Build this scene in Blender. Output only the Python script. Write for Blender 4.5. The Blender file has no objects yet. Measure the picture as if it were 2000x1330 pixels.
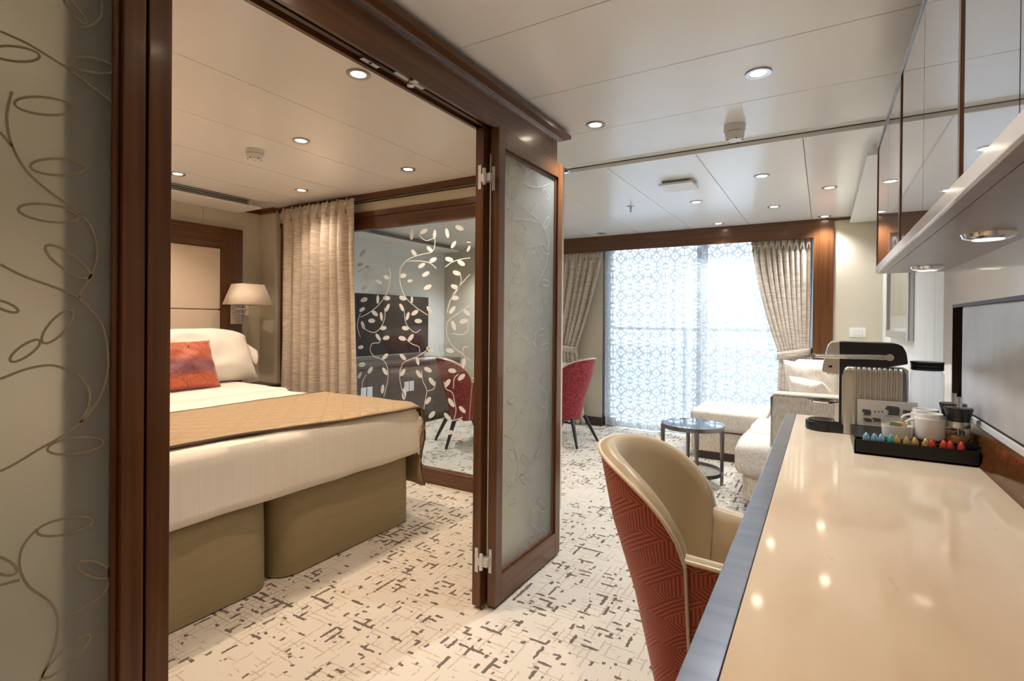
import bpy, bmesh, math, random
from mathutils import Vector, Matrix, noise
random.seed(4)
PI = math.pi
sc = bpy.context.scene
col = sc.collection

# ------------------------------------------------------------------ camera
YAW, PIT, ROL, F, DY = -0.5398601, -0.0045736, -0.00911016, 1014.603, -34.852
H = 1.2
fw = Vector((math.sin(YAW)*math.cos(PIT), math.cos(YAW)*math.cos(PIT), math.sin(PIT)))
r0 = Vector((math.cos(YAW), -math.sin(YAW), 0)); d0 = fw.cross(r0)
RT = r0*math.cos(ROL)+d0*math.sin(ROL); DN = -r0*math.sin(ROL)+d0*math.cos(ROL)
cam = bpy.data.cameras.new('camera'); camo = bpy.data.objects.new('camera', cam); col.objects.link(camo)
cam.sensor_width = 36; cam.lens = F*36/2000; cam.shift_y = DY/2000; cam.clip_start = .02; cam.clip_end = 500
m = Matrix((RT, -DN, -fw)).transposed().to_4x4(); m.translation = (0, 0, H); camo.matrix_world = m
sc.camera = camo
CAM = Vector((0, 0, H))
def ray(x, y): return RT*((x-1000)/F)+DN*((y-665-DY)/F)+fw
def PX(x, y, X): d = ray(x, y); return CAM+d*(X/d.x)
def PY(x, y, Y): d = ray(x, y); return CAM+d*(Y/d.y)
def PZ(x, y, Z): d = ray(x, y); return CAM+d*((Z-H)/d.z)

# ------------------------------------------------------------------ world and exposure
w = bpy.data.worlds.new('sky'); sc.world = w; w.use_nodes = True
bg = w.node_tree.nodes['Background']; bg.inputs[0].default_value = (0.68, 0.84, 1.0, 1); bg.inputs[1].default_value = 6.5
vs = sc.view_settings; vs.view_transform = 'Standard'; vs.look = 'None'; vs.exposure = 0.95; vs.gamma = 1; vs.use_curve_mapping = False
pl = bpy.data.lights.new('window_portal', 'AREA'); pl.shape = 'RECTANGLE'; pl.size = 2.1; pl.size_y = 1.98
pl.cycles.is_portal = True
po = bpy.data.objects.new('window_portal', pl); col.objects.link(po); po.location = (-1.1, 5.80, 1.0); po.rotation_euler = (-PI/2, 0, 0)
WARM = (1.0, 0.785, 0.60); NEUT = (0.96, 0.975, 1.0)
BED_W, LIV_W = 28.5, 31.0

# ------------------------------------------------------------------ materials
MATS = {}
def nodes(m):
    m.use_nodes = True; nt = m.node_tree; return nt, nt.nodes['Principled BSDF']
def mat(name, c, rough=.5, metal=0, spec=.5, var=0, vscale=(8, 8, 8), c2=None, bump=0, bscale=(200, 200, 200), emis=None, coat=0, sheen=0, alpha=1, lo=.35, hi=.65):
    m = bpy.data.materials.new(name); nt, b = nodes(m); N = nt.nodes; L = nt.links
    b.inputs['Base Color'].default_value = (*c, 1); b.inputs['Roughness'].default_value = rough; b.inputs['Metallic'].default_value = metal
    b.inputs['Specular IOR Level'].default_value = spec
    if coat: b.inputs['Coat Weight'].default_value = coat; b.inputs['Coat Roughness'].default_value = .12
    if sheen: b.inputs['Sheen Weight'].default_value = sheen
    if emis: b.inputs['Emission Color'].default_value = (*emis[0], 1); b.inputs['Emission Strength'].default_value = emis[1]
    tc = N.new('ShaderNodeTexCoord')
    if c2:
        mp = N.new('ShaderNodeMapping'); mp.inputs['Scale'].default_value = vscale; L.new(tc.outputs['Object'], mp.inputs[0])
        n = N.new('ShaderNodeTexNoise'); n.inputs['Scale'].default_value = 1; n.inputs['Detail'].default_value = 5; L.new(mp.outputs[0], n.inputs[0])
        r = N.new('ShaderNodeValToRGB'); r.color_ramp.elements[0].position = lo; r.color_ramp.elements[1].position = hi
        r.color_ramp.elements[0].color = (*c2, 1); r.color_ramp.elements[1].color = (*c, 1)
        L.new(n.outputs[0], r.inputs[0]); L.new(r.outputs[0], b.inputs['Base Color'])
    if bump:
        mp = N.new('ShaderNodeMapping'); mp.inputs['Scale'].default_value = bscale; L.new(tc.outputs['Object'], mp.inputs[0])
        n = N.new('ShaderNodeTexNoise'); n.inputs['Scale'].default_value = 1; n.inputs['Detail'].default_value = 3; L.new(mp.outputs[0], n.inputs[0])
        bp = N.new('ShaderNodeBump'); bp.inputs['Strength'].default_value = bump; bp.inputs['Distance'].default_value = .004
        L.new(n.outputs[0], bp.inputs['Height']); L.new(bp.outputs[0], b.inputs['Normal'])
    MATS[name] = m; return m
WOOD = (.145, .052, .014); WOOD2 = (.075, .026, .007)
mat('wood_z', WOOD, .30, c2=WOOD2, vscale=(60, 60, 1.5), coat=.25)
mat('wood_y', WOOD, .30, c2=WOOD2, vscale=(60, 1.5, 60), coat=.25)
mat('wood_x', WOOD, .30, c2=WOOD2, vscale=(1.5, 60, 60), coat=.25)
mat('dark_wood', (.055, .028, .020), .35, c2=(.035, .018, .013), vscale=(40, 40, 2))
mat('dresser_wood', (.115, .085, .075), .35, c2=(.085, .06, .052), vscale=(3, 3, 60))
mat('ceiling_white', (.88, .875, .87), .22, spec=.6)
mat('wall_beige', (.66, .60, .47), .45, c2=(.62, .56, .44), vscale=(2, 2, 2))
mat('wall_white', (.78, .80, .80), .35)
mat('panel_white', (.80, .82, .85), .12, spec=.6)
mat('white_paint', (.82, .81, .79), .4)
mat('slot_dark', (.012, .012, .013), .5)
mat('headboard_leather', (.72, .60, .48), .5, bump=.15)
mat('linen_white', (.84, .80, .74), .75, bump=.25, bscale=(9, 9, 9), sheen=.2)
mat('duvet_white', (.84, .78, .69), .8, c2=(.80, .735, .645), vscale=(3, 160, 3), bump=.2, bscale=(6, 6, 6), sheen=.2)
mat('skirt_olive', (.30, .235, .125), .7, c2=(.275, .212, .11), vscale=(3, 3, 120), bump=.15, bscale=(8, 8, 8))
mat('trim_brown', (.085, .05, .025), .6)
mat('chrome', (.75, .75, .77), .12, metal=1)
mat('steel', (.62, .62, .63), .28, metal=1)
mat('blue_steel', (.30, .315, .36), .26, metal=1, c2=(.24, .255, .30), vscale=(5, 40, 5))
mat('bronze_metal', (.26, .235, .225), .3, metal=1)
mat('silver_paint', (.66, .63, .58), .34, metal=1)
mat('black_plastic', (.008, .008, .009), .3)
mat('black_gloss', (.006, .006, .007), .32, spec=.35)
mat('tv_screen', (.006, .007, .012), .10)
mat('ceramic', (.78, .76, .71), .15)
mat('plastic_white', (.80, .79, .76), .35)
mat('tan_leather', (.40, .305, .185), .38, bump=.06, bscale=(150, 150, 150))
mat('piping_cream', (.66, .55, .40), .4)
mat('leg_dark', (.012, .010, .010), .35)
mat('sofa_weave', (.66, .58, .48), .9, c2=(.43, .35, .26), vscale=(140, 140, 30), bump=.5, bscale=(160, 160, 160), lo=.3, hi=.6)
mat('sofa_top', (.74, .68, .60), .9, c2=(.56, .49, .40), vscale=(120, 120, 60), bump=.4, bscale=(160, 160, 160))
mat('curtain_fabric', (.66, .58, .48), .85, c2=(.47, .40, .33), vscale=(14, 14, 130), bump=.2, bscale=(40, 40, 200), lo=.38, hi=.6)
mat('silver_leather', (.56, .56, .58), .34, c2=(.47, .47, .49), vscale=(7, 7, 7), bump=.1, bscale=(60, 60, 60))
mat('card_paper', (.74, .70, .64), .6)
mat('ink_grey', (.10, .095, .09), .6)
mat('coffee_brown', (.30, .13, .03), .6)
mat('foil_blue', (.28, .55, .72), .25, metal=.7); mat('foil_teal', (.10, .45, .45), .25, metal=.7)
mat('foil_gold', (.62, .42, .16), .25, metal=.7); mat('foil_red', (.70, .10, .06), .25, metal=.7)
mat('sachet_green', (.30, .38, .22), .5); mat('sachet_cream', (.80, .66, .36), .5); mat('sachet_red', (.62, .07, .04), .5)
mat('picture_print', (.70, .62, .50), .4, c2=(.45, .36, .25), vscale=(1, 4, 3))
mat('picture_mount', (.80, .80, .79), .5)
mat('lens_glow', (1, 1, 1), .4, emis=((1.0, .86, .62), 14))
mat('lens_dim', (.9, .9, .9), .3, emis=((1.0, .9, .75), 1.2))
mat('deck_grey', (.60, .62, .64), .7); mat('sea', (.22, .30, .38), .35); mat('rail_grey', (.30, .32, .34), .4)
mat('etch_white', (.80, .84, .86), .7)
mat('shadow_gap', (.02, .018, .016), .6)
mat('lampshade', (.84, .73, .60), .8)
mat('hinge_white', (.72, .71, .69), .3, metal=.4)

def glass(name, tint=(.97, .99, .985), ior=1.45, rough=.0):
    m = bpy.data.materials.new(name); m.use_nodes = True; nt = m.node_tree; N = nt.nodes; L = nt.links; N.clear()
    o = N.new('ShaderNodeOutputMaterial'); mx = N.new('ShaderNodeMixShader'); t = N.new('ShaderNodeBsdfTransparent'); g = N.new('ShaderNodeBsdfGlossy')
    f = N.new('ShaderNodeFresnel'); f.inputs[0].default_value = ior; t.inputs[0].default_value = (*tint, 1); g.inputs['Roughness'].default_value = rough
    ge = N.new('ShaderNodeNewGeometry'); mi = N.new('ShaderNodeMix'); mi.data_type = 'FLOAT'; mi.inputs[2].default_value = ior; mi.inputs[3].default_value = 1/ior; L.new(ge.outputs['Backfacing'], mi.inputs[0]); L.new(mi.outputs[0], f.inputs[0])
    L.new(f.outputs[0], mx.inputs[0]); L.new(t.outputs[0], mx.inputs[1]); L.new(g.outputs[0], mx.inputs[2]); L.new(mx.outputs[0], o.inputs[0])
    MATS[name] = m; return m
glass('clear_glass'); glass('tank_glass', (.90, .92, .95)); glass('table_glass', (.80, .83, .86), 2.2)
def frosted(name, c, tw):
    m = bpy.data.materials.new(name); m.use_nodes = True; nt = m.node_tree; N = nt.nodes; L = nt.links; N.clear()
    o = N.new('ShaderNodeOutputMaterial'); mx = N.new('ShaderNodeMixShader'); mx.inputs[0].default_value = tw
    p = N.new('ShaderNodeBsdfPrincipled'); p.inputs['Base Color'].default_value = (*c, 1); p.inputs['Transmission Weight'].default_value = 1; p.inputs['Roughness'].default_value = .42; p.inputs['IOR'].default_value = 1.25
    a = N.new('ShaderNodeAddShader'); d = N.new('ShaderNodeBsdfDiffuse'); t = N.new('ShaderNodeBsdfTranslucent')
    d.inputs[0].default_value = (c[0]*.42, c[1]*.42, c[2]*.42, 1); t.inputs[0].default_value = (c[0]*.42, c[1]*.42, c[2]*.42, 1)
    L.new(d.outputs[0], a.inputs[0]); L.new(t.outputs[0], a.inputs[1]); L.new(p.outputs[0], mx.inputs[1]); L.new(a.outputs[0], mx.inputs[2]); L.new(mx.outputs[0], o.inputs[0])
    MATS[name] = m
frosted('frosted_glass', (.90, .92, .88), .28)
# mirror-like cabinet glass
mat('cabinet_glass', (.60, .615, .65), .03, metal=.92)
mat('wood_gloss', WOOD, .12, c2=WOOD2, vscale=(2, 60, 60), coat=.4)

def math_node(N, L, op, a, b=None, c=None):
    n = N.new('ShaderNodeMath'); n.operation = op
    for i, v in enumerate((a, b, c)):
        if v is None: continue
        if isinstance(v, (int, float)): n.inputs[i].default_value = v
        else: L.new(v, n.inputs[i])
    return n.outputs[0]
def carpet():
    m = bpy.data.materials.new('carpet'); nt, b = nodes(m); N = nt.nodes; L = nt.links; M_ = lambda *a: math_node(N, L, *a)
    tc = N.new('ShaderNodeTexCoord')
    wn = N.new('ShaderNodeTexNoise'); wn.inputs['Scale'].default_value = 55; wn.inputs['Detail'].default_value = 2; L.new(tc.outputs['Object'], wn.inputs[0])
    sp = N.new('ShaderNodeSeparateXYZ'); L.new(tc.outputs['Object'], sp.inputs[0])
    sw = N.new('ShaderNodeSeparateXYZ'); L.new(wn.outputs['Color'], sw.inputs[0])
    x = M_('ADD', sp.outputs[0], M_('MULTIPLY', M_('SUBTRACT', sw.outputs[0], .5), .016))
    y = M_('ADD', sp.outputs[1], M_('MULTIPLY', M_('SUBTRACT', sw.outputs[1], .5), .016))
    cl = N.new('ShaderNodeTexNoise'); cl.inputs['Scale'].default_value = 3.2; cl.inputs['Detail'].default_value = 2; L.new(tc.outputs['Object'], cl.inputs[0])
    clus = M_('MULTIPLY', M_('SUBTRACT', cl.outputs[0], .5), .42)
    def strokes(p, q, freq, along, thr, wid):
        t = M_('MULTIPLY', q, freq); row = M_('FLOOR', t); fr = M_('FRACT', t)
        cb = N.new('ShaderNodeCombineXYZ'); L.new(M_('MULTIPLY', p, along), cb.inputs[0]); L.new(M_('MULTIPLY', row, 7.31), cb.inputs[1])
        n = N.new('ShaderNodeTexNoise'); n.inputs['Scale'].default_value = 1; n.inputs['Detail'].default_value = 1.5; L.new(cb.outputs[0], n.inputs[0])
        on = M_('GREATER_THAN', M_('ADD', n.outputs[0], clus), thr)
        wd = M_('MULTIPLY', M_('ADD', n.outputs[0], clus), wid)
        return M_('MULTIPLY', on, M_('LESS_THAN', M_('ABSOLUTE', M_('SUBTRACT', fr, .5)), wd))
    dark = M_('MAXIMUM', strokes(x, y, 30, 14, .595, .28), strokes(y, x, 27, 12, .585, .26))
    lite = M_('MAXIMUM', strokes(x, y, 41, 8, .53, .17), strokes(y, x, 37, 7, .53, .17))
    n2 = N.new('ShaderNodeTexNoise'); n2.inputs['Scale'].default_value = 260; n2.inputs['Detail'].default_value = 2; L.new(tc.outputs['Object'], n2.inputs[0])
    def mix(f, a, c):
        k = N.new('ShaderNodeMix'); k.data_type = 'RGBA'
        if isinstance(f, float): k.inputs[0].default_value = f
        else: L.new(f, k.inputs[0])
        for i, v in ((6, a), (7, c)):
            if isinstance(v, tuple): k.inputs[i].default_value = (*v, 1)
            else: L.new(v, k.inputs[i])
        return k.outputs[2]
    base = mix(n2.outputs[0], (.54, .48, .40), (.68, .63, .54))
    c1 = mix(M_('MULTIPLY', lite, .7), base, (.40, .31, .23))
    c2 = mix(M_('MULTIPLY', dark, .92), c1, (.11, .085, .07))
    L.new(c2, b.inputs['Base Color']); b.inputs['Roughness'].default_value = .95; b.inputs['Specular IOR Level'].default_value = .1
    bp = N.new('ShaderNodeBump'); bp.inputs['Strength'].default_value = .5; bp.inputs['Distance'].default_value = .003
    L.new(n2.outputs[0], bp.inputs['Height']); L.new(bp.outputs[0], b.inputs['Normal']); MATS['carpet'] = m
carpet()
def stone():
    m = mat('stone', (.74, .61, .45), .07, c2=(.66, .52, .37), vscale=(9, 3, 9), spec=.5, lo=.3, hi=.7)
    nt, b = m.node_tree, m.node_tree.nodes['Principled BSDF']; N = nt.nodes; L = nt.links
    tc = N.new('ShaderNodeTexCoord'); mp = N.new('ShaderNodeMapping'); mp.inputs['Scale'].default_value = (30, 9, 1); mp.inputs['Rotation'].default_value = (0, 0, .35); L.new(tc.outputs['Object'], mp.inputs[0])
    n = N.new('ShaderNodeTexNoise'); n.inputs['Scale'].default_value = 1; n.inputs['Detail'].default_value = 8; n.inputs['Roughness'].default_value = .7; L.new(mp.outputs[0], n.inputs[0])
    r = N.new('ShaderNodeValToRGB'); r.color_ramp.elements[0].position = .64; r.color_ramp.elements[1].position = .74; L.new(n.outputs[0], r.inputs[0])
    k = N.new('ShaderNodeMix'); k.data_type = 'RGBA'; L.new(math_node(N, L, 'MULTIPLY', r.outputs[0], .45), k.inputs[0])
    old = b.inputs['Base Color'].links[0].from_socket; L.new(old, k.inputs[6]); k.inputs[7].default_value = (.42, .29, .17, 1); L.new(k.outputs[2], b.inputs['Base Color'])
stone()
def red_fabric(name, a, bcol, cell, stripe, strength):
    m = bpy.data.materials.new(name); nt, b = nodes(m); N = nt.nodes; L = nt.links; M_ = lambda *k: math_node(N, L, *k)
    uv = N.new('ShaderNodeUVMap'); sp = N.new('ShaderNodeSeparateXYZ'); L.new(uv.outputs[0], sp.inputs[0])
    u, v = sp.outputs[0], sp.outputs[1]
    us = M_('ADD', u, M_('MULTIPLY', v, .5))
    cu = M_('FLOOR', M_('DIVIDE', us, cell)); cv = M_('FLOOR', M_('DIVIDE', v, cell*.87))
    # split each skewed cell into two triangles
    fu = M_('FRACT', M_('DIVIDE', us, cell)); fv = M_('FRACT', M_('DIVIDE', v, cell*.87)); tri = M_('GREATER_THAN', M_('ADD', fu, fv), 1.0)
    k = M_('MODULO', M_('ADD', M_('ADD', M_('ADD', cu, M_('MULTIPLY', cv, 2)), tri), 300), 3)
    ang = M_('MULTIPLY', k, PI/3)
    t = M_('ADD', M_('MULTIPLY', u, M_('COSINE', ang)), M_('MULTIPLY', v, M_('SINE', ang)))
    s = M_('ADD', M_('MULTIPLY', M_('SINE', M_('MULTIPLY', t, 2*PI/stripe)), .5), .5)
    mx = N.new('ShaderNodeMix'); mx.data_type = 'RGBA'; L.new(M_('MULTIPLY', s, strength), mx.inputs[0]); mx.inputs[6].default_value = (*a, 1); mx.inputs[7].default_value = (*bcol, 1)
    L.new(mx.outputs[2], b.inputs['Base Color']); b.inputs['Roughness'].default_value = .6; b.inputs['Sheen Weight'].default_value = .15
    bp = N.new('ShaderNodeBump'); bp.inputs['Strength'].default_value = .5; bp.inputs['Distance'].default_value = .002; bp.invert = True
    L.new(s, bp.inputs['Height']); L.new(bp.outputs[0], b.inputs['Normal']); MATS[name] = m
red_fabric('red_geometric', (.52, .080, .020), (.15, .012, .006), .085, .0105, .9)
mat('red_specked', (.40, .05, .055), .7, c2=(.235, .018, .026), vscale=(45, 45, 45), lo=.5, hi=.62)
def orange_cushion():
    m = bpy.data.materials.new('orange_silk'); nt, b = nodes(m); N = nt.nodes; L = nt.links
    tc = N.new('ShaderNodeTexCoord'); sp = N.new('ShaderNodeSeparateXYZ'); L.new(tc.outputs['UV'], sp.inputs[0])
    r = N.new('ShaderNodeValToRGB'); e = r.color_ramp.elements; e[0].position = 0; e[0].color = (.52, .10, .035, 1); e[1].position = 1; e[1].color = (.55, .12, .05, 1)
    for p, c in ((.2, (.50, .10, .035)), (.36, (.20, .06, .085)), (.5, (.24, .065, .08)), (.62, (.48, .10, .045))):
        q = e.new(p); q.color = (*c, 1)
    L.new(sp.outputs[1], r.inputs[0])
    vo = N.new('ShaderNodeTexVoronoi'); vo.feature = 'DISTANCE_TO_EDGE'; vo.inputs['Scale'].default_value = 8; L.new(tc.outputs['UV'], vo.inputs[0])
    lt = math_node(N, L, 'LESS_THAN', vo.outputs['Distance'], .018)
    k = N.new('ShaderNodeMix'); k.data_type = 'RGBA'; L.new(math_node(N, L, 'MULTIPLY', lt, .8), k.inputs[0]); L.new(r.outputs[0], k.inputs[6]); k.inputs[7].default_value = (.10, .015, .012, 1)
    L.new(k.outputs[2], b.inputs['Base Color']); b.inputs['Roughness'].default_value = .42; b.inputs['Sheen Weight'].default_value = .3; MATS['orange_silk'] = m
orange_cushion()
def runner_mat():
    m = mat('runner_gold', (.42, .29, .145), .5, c2=(.34, .225, .105), vscale=(20, 160, 20), bump=0)
    nt = m.node_tree; N = nt.nodes; L = nt.links; b = N['Principled BSDF']; tc = N.new('ShaderNodeTexCoord'); sp = N.new('ShaderNodeSeparateXYZ'); L.new(tc.outputs['Object'], sp.inputs[0])
    M_ = lambda *k: math_node(N, L, *k)
    def ln(a, s, f): t = M_('FRACT', M_('MULTIPLY', M_('ADD', sp.outputs[1], M_('MULTIPLY', sp.outputs[0], s)), f)); return M_('ABSOLUTE', M_('SUBTRACT', t, .5))
    h = M_('MINIMUM', ln(0, .9, 8), ln(0, -.9, 8))
    bp = N.new('ShaderNodeBump'); bp.inputs['Strength'].default_value = .8; bp.inputs['Distance'].default_value = .012; L.new(M_('POWER', h, .5), bp.inputs['Height']); L.new(bp.outputs[0], b.inputs['Normal'])
    b.inputs['Sheen Weight'].default_value = .3
runner_mat()
def sheer_mat():
    m = bpy.data.materials.new('sheer_fabric'); m.use_nodes = True; nt = m.node_tree; N = nt.nodes; L = nt.links; N.clear(); M_ = lambda *k: math_node(N, L, *k)
    o = N.new('ShaderNodeOutputMaterial'); uv = N.new('ShaderNodeUVMap'); sp = N.new('ShaderNodeSeparateXYZ'); L.new(uv.outputs[0], sp.inputs[0])
    cw, ch = .27, .21
    u = M_('DIVIDE', sp.outputs[0], cw); v = M_('DIVIDE', sp.outputs[1], ch)
    fu = M_('SUBTRACT', M_('FRACT', u), .5); fv = M_('SUBTRACT', M_('FRACT', v), .5)
    r = M_('SQRT', M_('ADD', M_('MULTIPLY', fu, fu), M_('MULTIPLY', fv, fv))); a = M_('ARCTAN2', fv, fu)
    pet = M_('MULTIPLY', M_('GREATER_THAN', M_('ABSOLUTE', M_('SINE', M_('MULTIPLY', a, 6))), .55), M_('MULTIPLY', M_('GREATER_THAN', r, .2), M_('LESS_THAN', r, .47)))
    eye = M_('LESS_THAN', M_('ADD', M_('MULTIPLY', M_('ABSOLUTE', fu), 4), M_('MULTIPLY', M_('ABSOLUTE', fv), 9)), .75)
    dots = M_('LESS_THAN', M_('ABSOLUTE', M_('SUBTRACT', M_('ADD', M_('ABSOLUTE', fu), M_('ABSOLUTE', fv)), .86)), .05)
    pat = M_('MAXIMUM', M_('MAXIMUM', pet, eye), dots)
    den = M_('SUBTRACT', .965, M_('MULTIPLY', pat, .20))
    t = N.new('ShaderNodeBsdfTransparent'); d = N.new('ShaderNodeBsdfDiffuse'); tr = N.new('ShaderNodeBsdfTranslucent'); mx = N.new('ShaderNodeMixShader'); m2 = N.new('ShaderNodeMixShader'); mx.inputs[0].default_value = .4
    d.inputs[0].default_value = (.92, .94, .97, 1); tr.inputs[0].default_value = (.10, .112, .13, 1)
    L.new(d.outputs[0], mx.inputs[1]); L.new(tr.outputs[0], mx.inputs[2]); L.new(den, m2.inputs[0]); L.new(t.outputs[0], m2.inputs[1]); L.new(mx.outputs[0], m2.inputs[2]); L.new(m2.outputs[0], o.inputs[0]); MATS['sheer_fabric'] = m
sheer_mat()
def cushion_dots():
    mat('cushion_dotted', (.82, .74, .64), .85, c2=(.52, .40, .30), vscale=(95, 95, 95), lo=.33, hi=.42)
cushion_dots()

# ------------------------------------------------------------------ mesh helpers
def B(): return bmesh.new()
def box(bm, x0, x1, y0, y1, z0, z1, bev=0, seg=2):
    mtx = Matrix.Translation(((x0+x1)/2, (y0+y1)/2, (z0+z1)/2)) @ Matrix.Diagonal((abs(x1-x0), abs(y1-y0), abs(z1-z0), 1))
    r = bmesh.ops.create_cube(bm, size=1, matrix=mtx)
    if bev:
        es = list({e for v in r['verts'] for e in v.link_edges})
        bmesh.ops.bevel(bm, geom=es, offset=bev, segments=seg, affect='EDGES', profile=.5, clamp_overlap=True)
    return bm
def bx(*a, **k): return box(B(), *a, **k)
def tube(bm, pts, r, n=8, closed=False, flat=None):
    pts = [Vector(p) for p in pts]; rings = []; N_ = len(pts)
    up = Vector((0, 0, 1))
    for i, p in enumerate(pts):
        a = pts[(i-1) % N_] if (closed or i > 0) else p; b = pts[(i+1) % N_] if (closed or i < N_-1) else p
        t = (b-a).normalized(); s = t.cross(up)
        if s.length < 1e-3: s = t.cross(Vector((1, 0, 0)))
        s.normalize(); q = s.cross(t).normalized(); rr = r[i] if isinstance(r, (list, tuple)) else r
        rings.append([bm.verts.new(p+(s*math.cos(2*PI*k/n)+q*math.sin(2*PI*k/n))*rr) for k in range(n)])
    for i in range(N_ if closed else N_-1):
        A, C = rings[i], rings[(i+1) % N_]
        for k in range(n): bm.faces.new((A[k], A[(k+1) % n], C[(k+1) % n], C[k]))
    if not closed: bm.faces.new(rings[0][::-1]); bm.faces.new(rings[-1])
    return bm
def lathe(bm, prof, cx, cy, n=24, axis='z', sx=1, sy=1):
    rings = []
    for r, z in prof:
        if r < 1e-6: rings.append([bm.verts.new((cx, cy, z))])
        else: rings.append([bm.verts.new((cx+sx*r*math.cos(2*PI*k/n), cy+sy*r*math.sin(2*PI*k/n), z)) for k in range(n)])
    for A, C in zip(rings, rings[1:]):
        for k in range(n):
            if len(A) == 1 and len(C) == 1: continue
            if len(A) == 1: bm.faces.new((A[0], C[(k+1) % n], C[k]))
            elif len(C) == 1: bm.faces.new((A[k], A[(k+1) % n], C[0]))
            else: bm.faces.new((A[k], A[(k+1) % n], C[(k+1) % n], C[k]))
    return bm
def prism(bm, pts, d, bev=0):
    """pts: coplanar 3D polygon, extruded by vector d"""
    vs_ = [bm.verts.new(p) for p in pts]; f = bm.faces.new(vs_)
    r = bmesh.ops.extrude_face_region(bm, geom=[f]); nv = [g for g in r['geom'] if isinstance(g, bmesh.types.BMVert)]
    bmesh.ops.translate(bm, verts=nv, vec=Vector(d))
    if bev: bmesh.ops.bevel(bm, geom=list({e for v in vs_+nv for e in v.link_edges}), offset=bev, segments=2, affect='EDGES', profile=.5, clamp_overlap=True)
    return bm
def surf(bm, fn, nu, nv, uvfn=None):
    g = [[bm.verts.new(fn(i/nu, j/nv)) for j in range(nv+1)] for i in range(nu+1)]
    lay = bm.loops.layers.uv.verify() if uvfn else None
    for i in range(nu):
        for j in range(nv):
            f = bm.faces.new((g[i][j], g[i+1][j], g[i+1][j+1], g[i][j+1]))
            if uvfn:
                for lp, (a, c) in zip(f.loops, ((i, j), (i+1, j), (i+1, j+1), (i, j+1))): lp[lay].uv = uvfn(a/nu, c/nv)
    return g
def obj(name, bm, m, parent=None, local=False, smooth=True, ang=35):
    bmesh.ops.recalc_face_normals(bm, faces=bm.faces[:])
    me = bpy.data.meshes.new(name); bm.to_mesh(me); bm.free(); o = bpy.data.objects.new(name, me); col.objects.link(o)
    me.materials.append(MATS[m])
    if smooth:
        for p in me.polygons: p.use_smooth = True
        me.set_sharp_from_angle(angle=math.radians(ang))
        if ang < 60: wn_ = o.modifiers.new('wn', 'WEIGHTED_NORMAL'); wn_.keep_sharp = True; wn_.weight = 100
    if parent:
        o.parent = parent
        if not local and parent.type == 'EMPTY': o.matrix_parent_inverse = parent.matrix_basis.inverted()
    return o
def tag(o, label, cat=None, group=None, kind=None):
    o['label'] = label
    if cat: o['category'] = cat
    if group: o['group'] = group
    if kind: o['kind'] = kind
    return o
def thing(name, label, cat, loc=(0, 0, 0), rz=0, group=None, kind=None):
    o = bpy.data.objects.new(name, None); col.objects.link(o); o.location = loc; o.rotation_euler = (0, 0, rz); o.empty_display_size = .05
    o.matrix_basis = Matrix.Translation(loc) @ Matrix.Rotation(rz, 4, 'Z')
    return tag(o, label, cat, group, kind)
def struct(name, bm, m, label, parent=None, **k):
    o = obj(name, bm, m, parent, **k)
    if not parent: tag(o, label, None, None, 'structure')
    return o
def copy_tree(o, parent=None):
    c = o.copy(); col.objects.link(c); c.parent = parent
    for ch in list(o.children): copy_tree(ch, c)
    return c

# ------------------------------------------------------------------ levels
XL, XR, YB, YG, YW = -4.45, .44, -1.2, 2.97, 5.50      # left wall, right wall, back, glass wall, window beam front
ZB, ZN, ZF, YS = 2.19, 2.175, 2.15, 3.05               # ceilings: bedroom, near living, far living; step
HX0, HX1, HZ = -1.262, -1.178, 2.0                      # partition header
# ------------------------------------------------------------------ floor, ceilings, walls
struct('floor', bx(XL-.1, XR+.1, YB-.1, 5.75, -.1, 0), 'carpet', 'cream carpet with broken brown grid strokes covering both rooms')
def ceiling(name, x0, x1, y0, y1, z, axis, start, step, label):
    root = struct(name, bx(x0, x1, y0, y1, z+.012, z+.1), 'shadow_gap', label)
    a0, a1 = (x0, x1) if axis == 'x' else (y0, y1)
    cuts = [a0]; t = start
    while t < a1-.05:
        if t > a0+.05: cuts.append(t)
        t += step
    cuts.append(a1)
    for c0, c1 in zip(cuts, cuts[1:]):
        g = .0018
        b_ = bx(c0+g, c1-g, y0, y1, z, z+.02) if axis == 'x' else bx(x0, x1, c0+g, c1-g, z, z+.02)
        obj('ceiling_panel', b_, 'ceiling_white', root, smooth=False)
ceiling('ceiling', -1.42, XR+.1, YB, YS, ZN, 'y', -1.0+.02, .497, 'satin white ceiling panels over the desk and folding doors')
ceiling('ceiling.001', XL, XR+.1, YS+.012, 5.75, ZF, 'x', -3.81, .53, 'satin white ceiling panels over the sofa and dining corner')
ceiling('ceiling.002', XL, HX0, -.6, YG, ZB, 'x', -4.30, .552, 'cream lit ceiling panels over the bedroom')
struct('trim_1', bx(-1.42, XR, YS-.001, YS+.012, ZN-.004, ZN+.015), 'shadow_gap', 'narrow step line between the two living room ceiling levels')
struct('trim_2', bx(-1.42, XR, YS+.001, YS+.013, ZF-.0005, ZN-.004), 'white_paint', 'white edge strip of the lowered ceiling')
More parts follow.
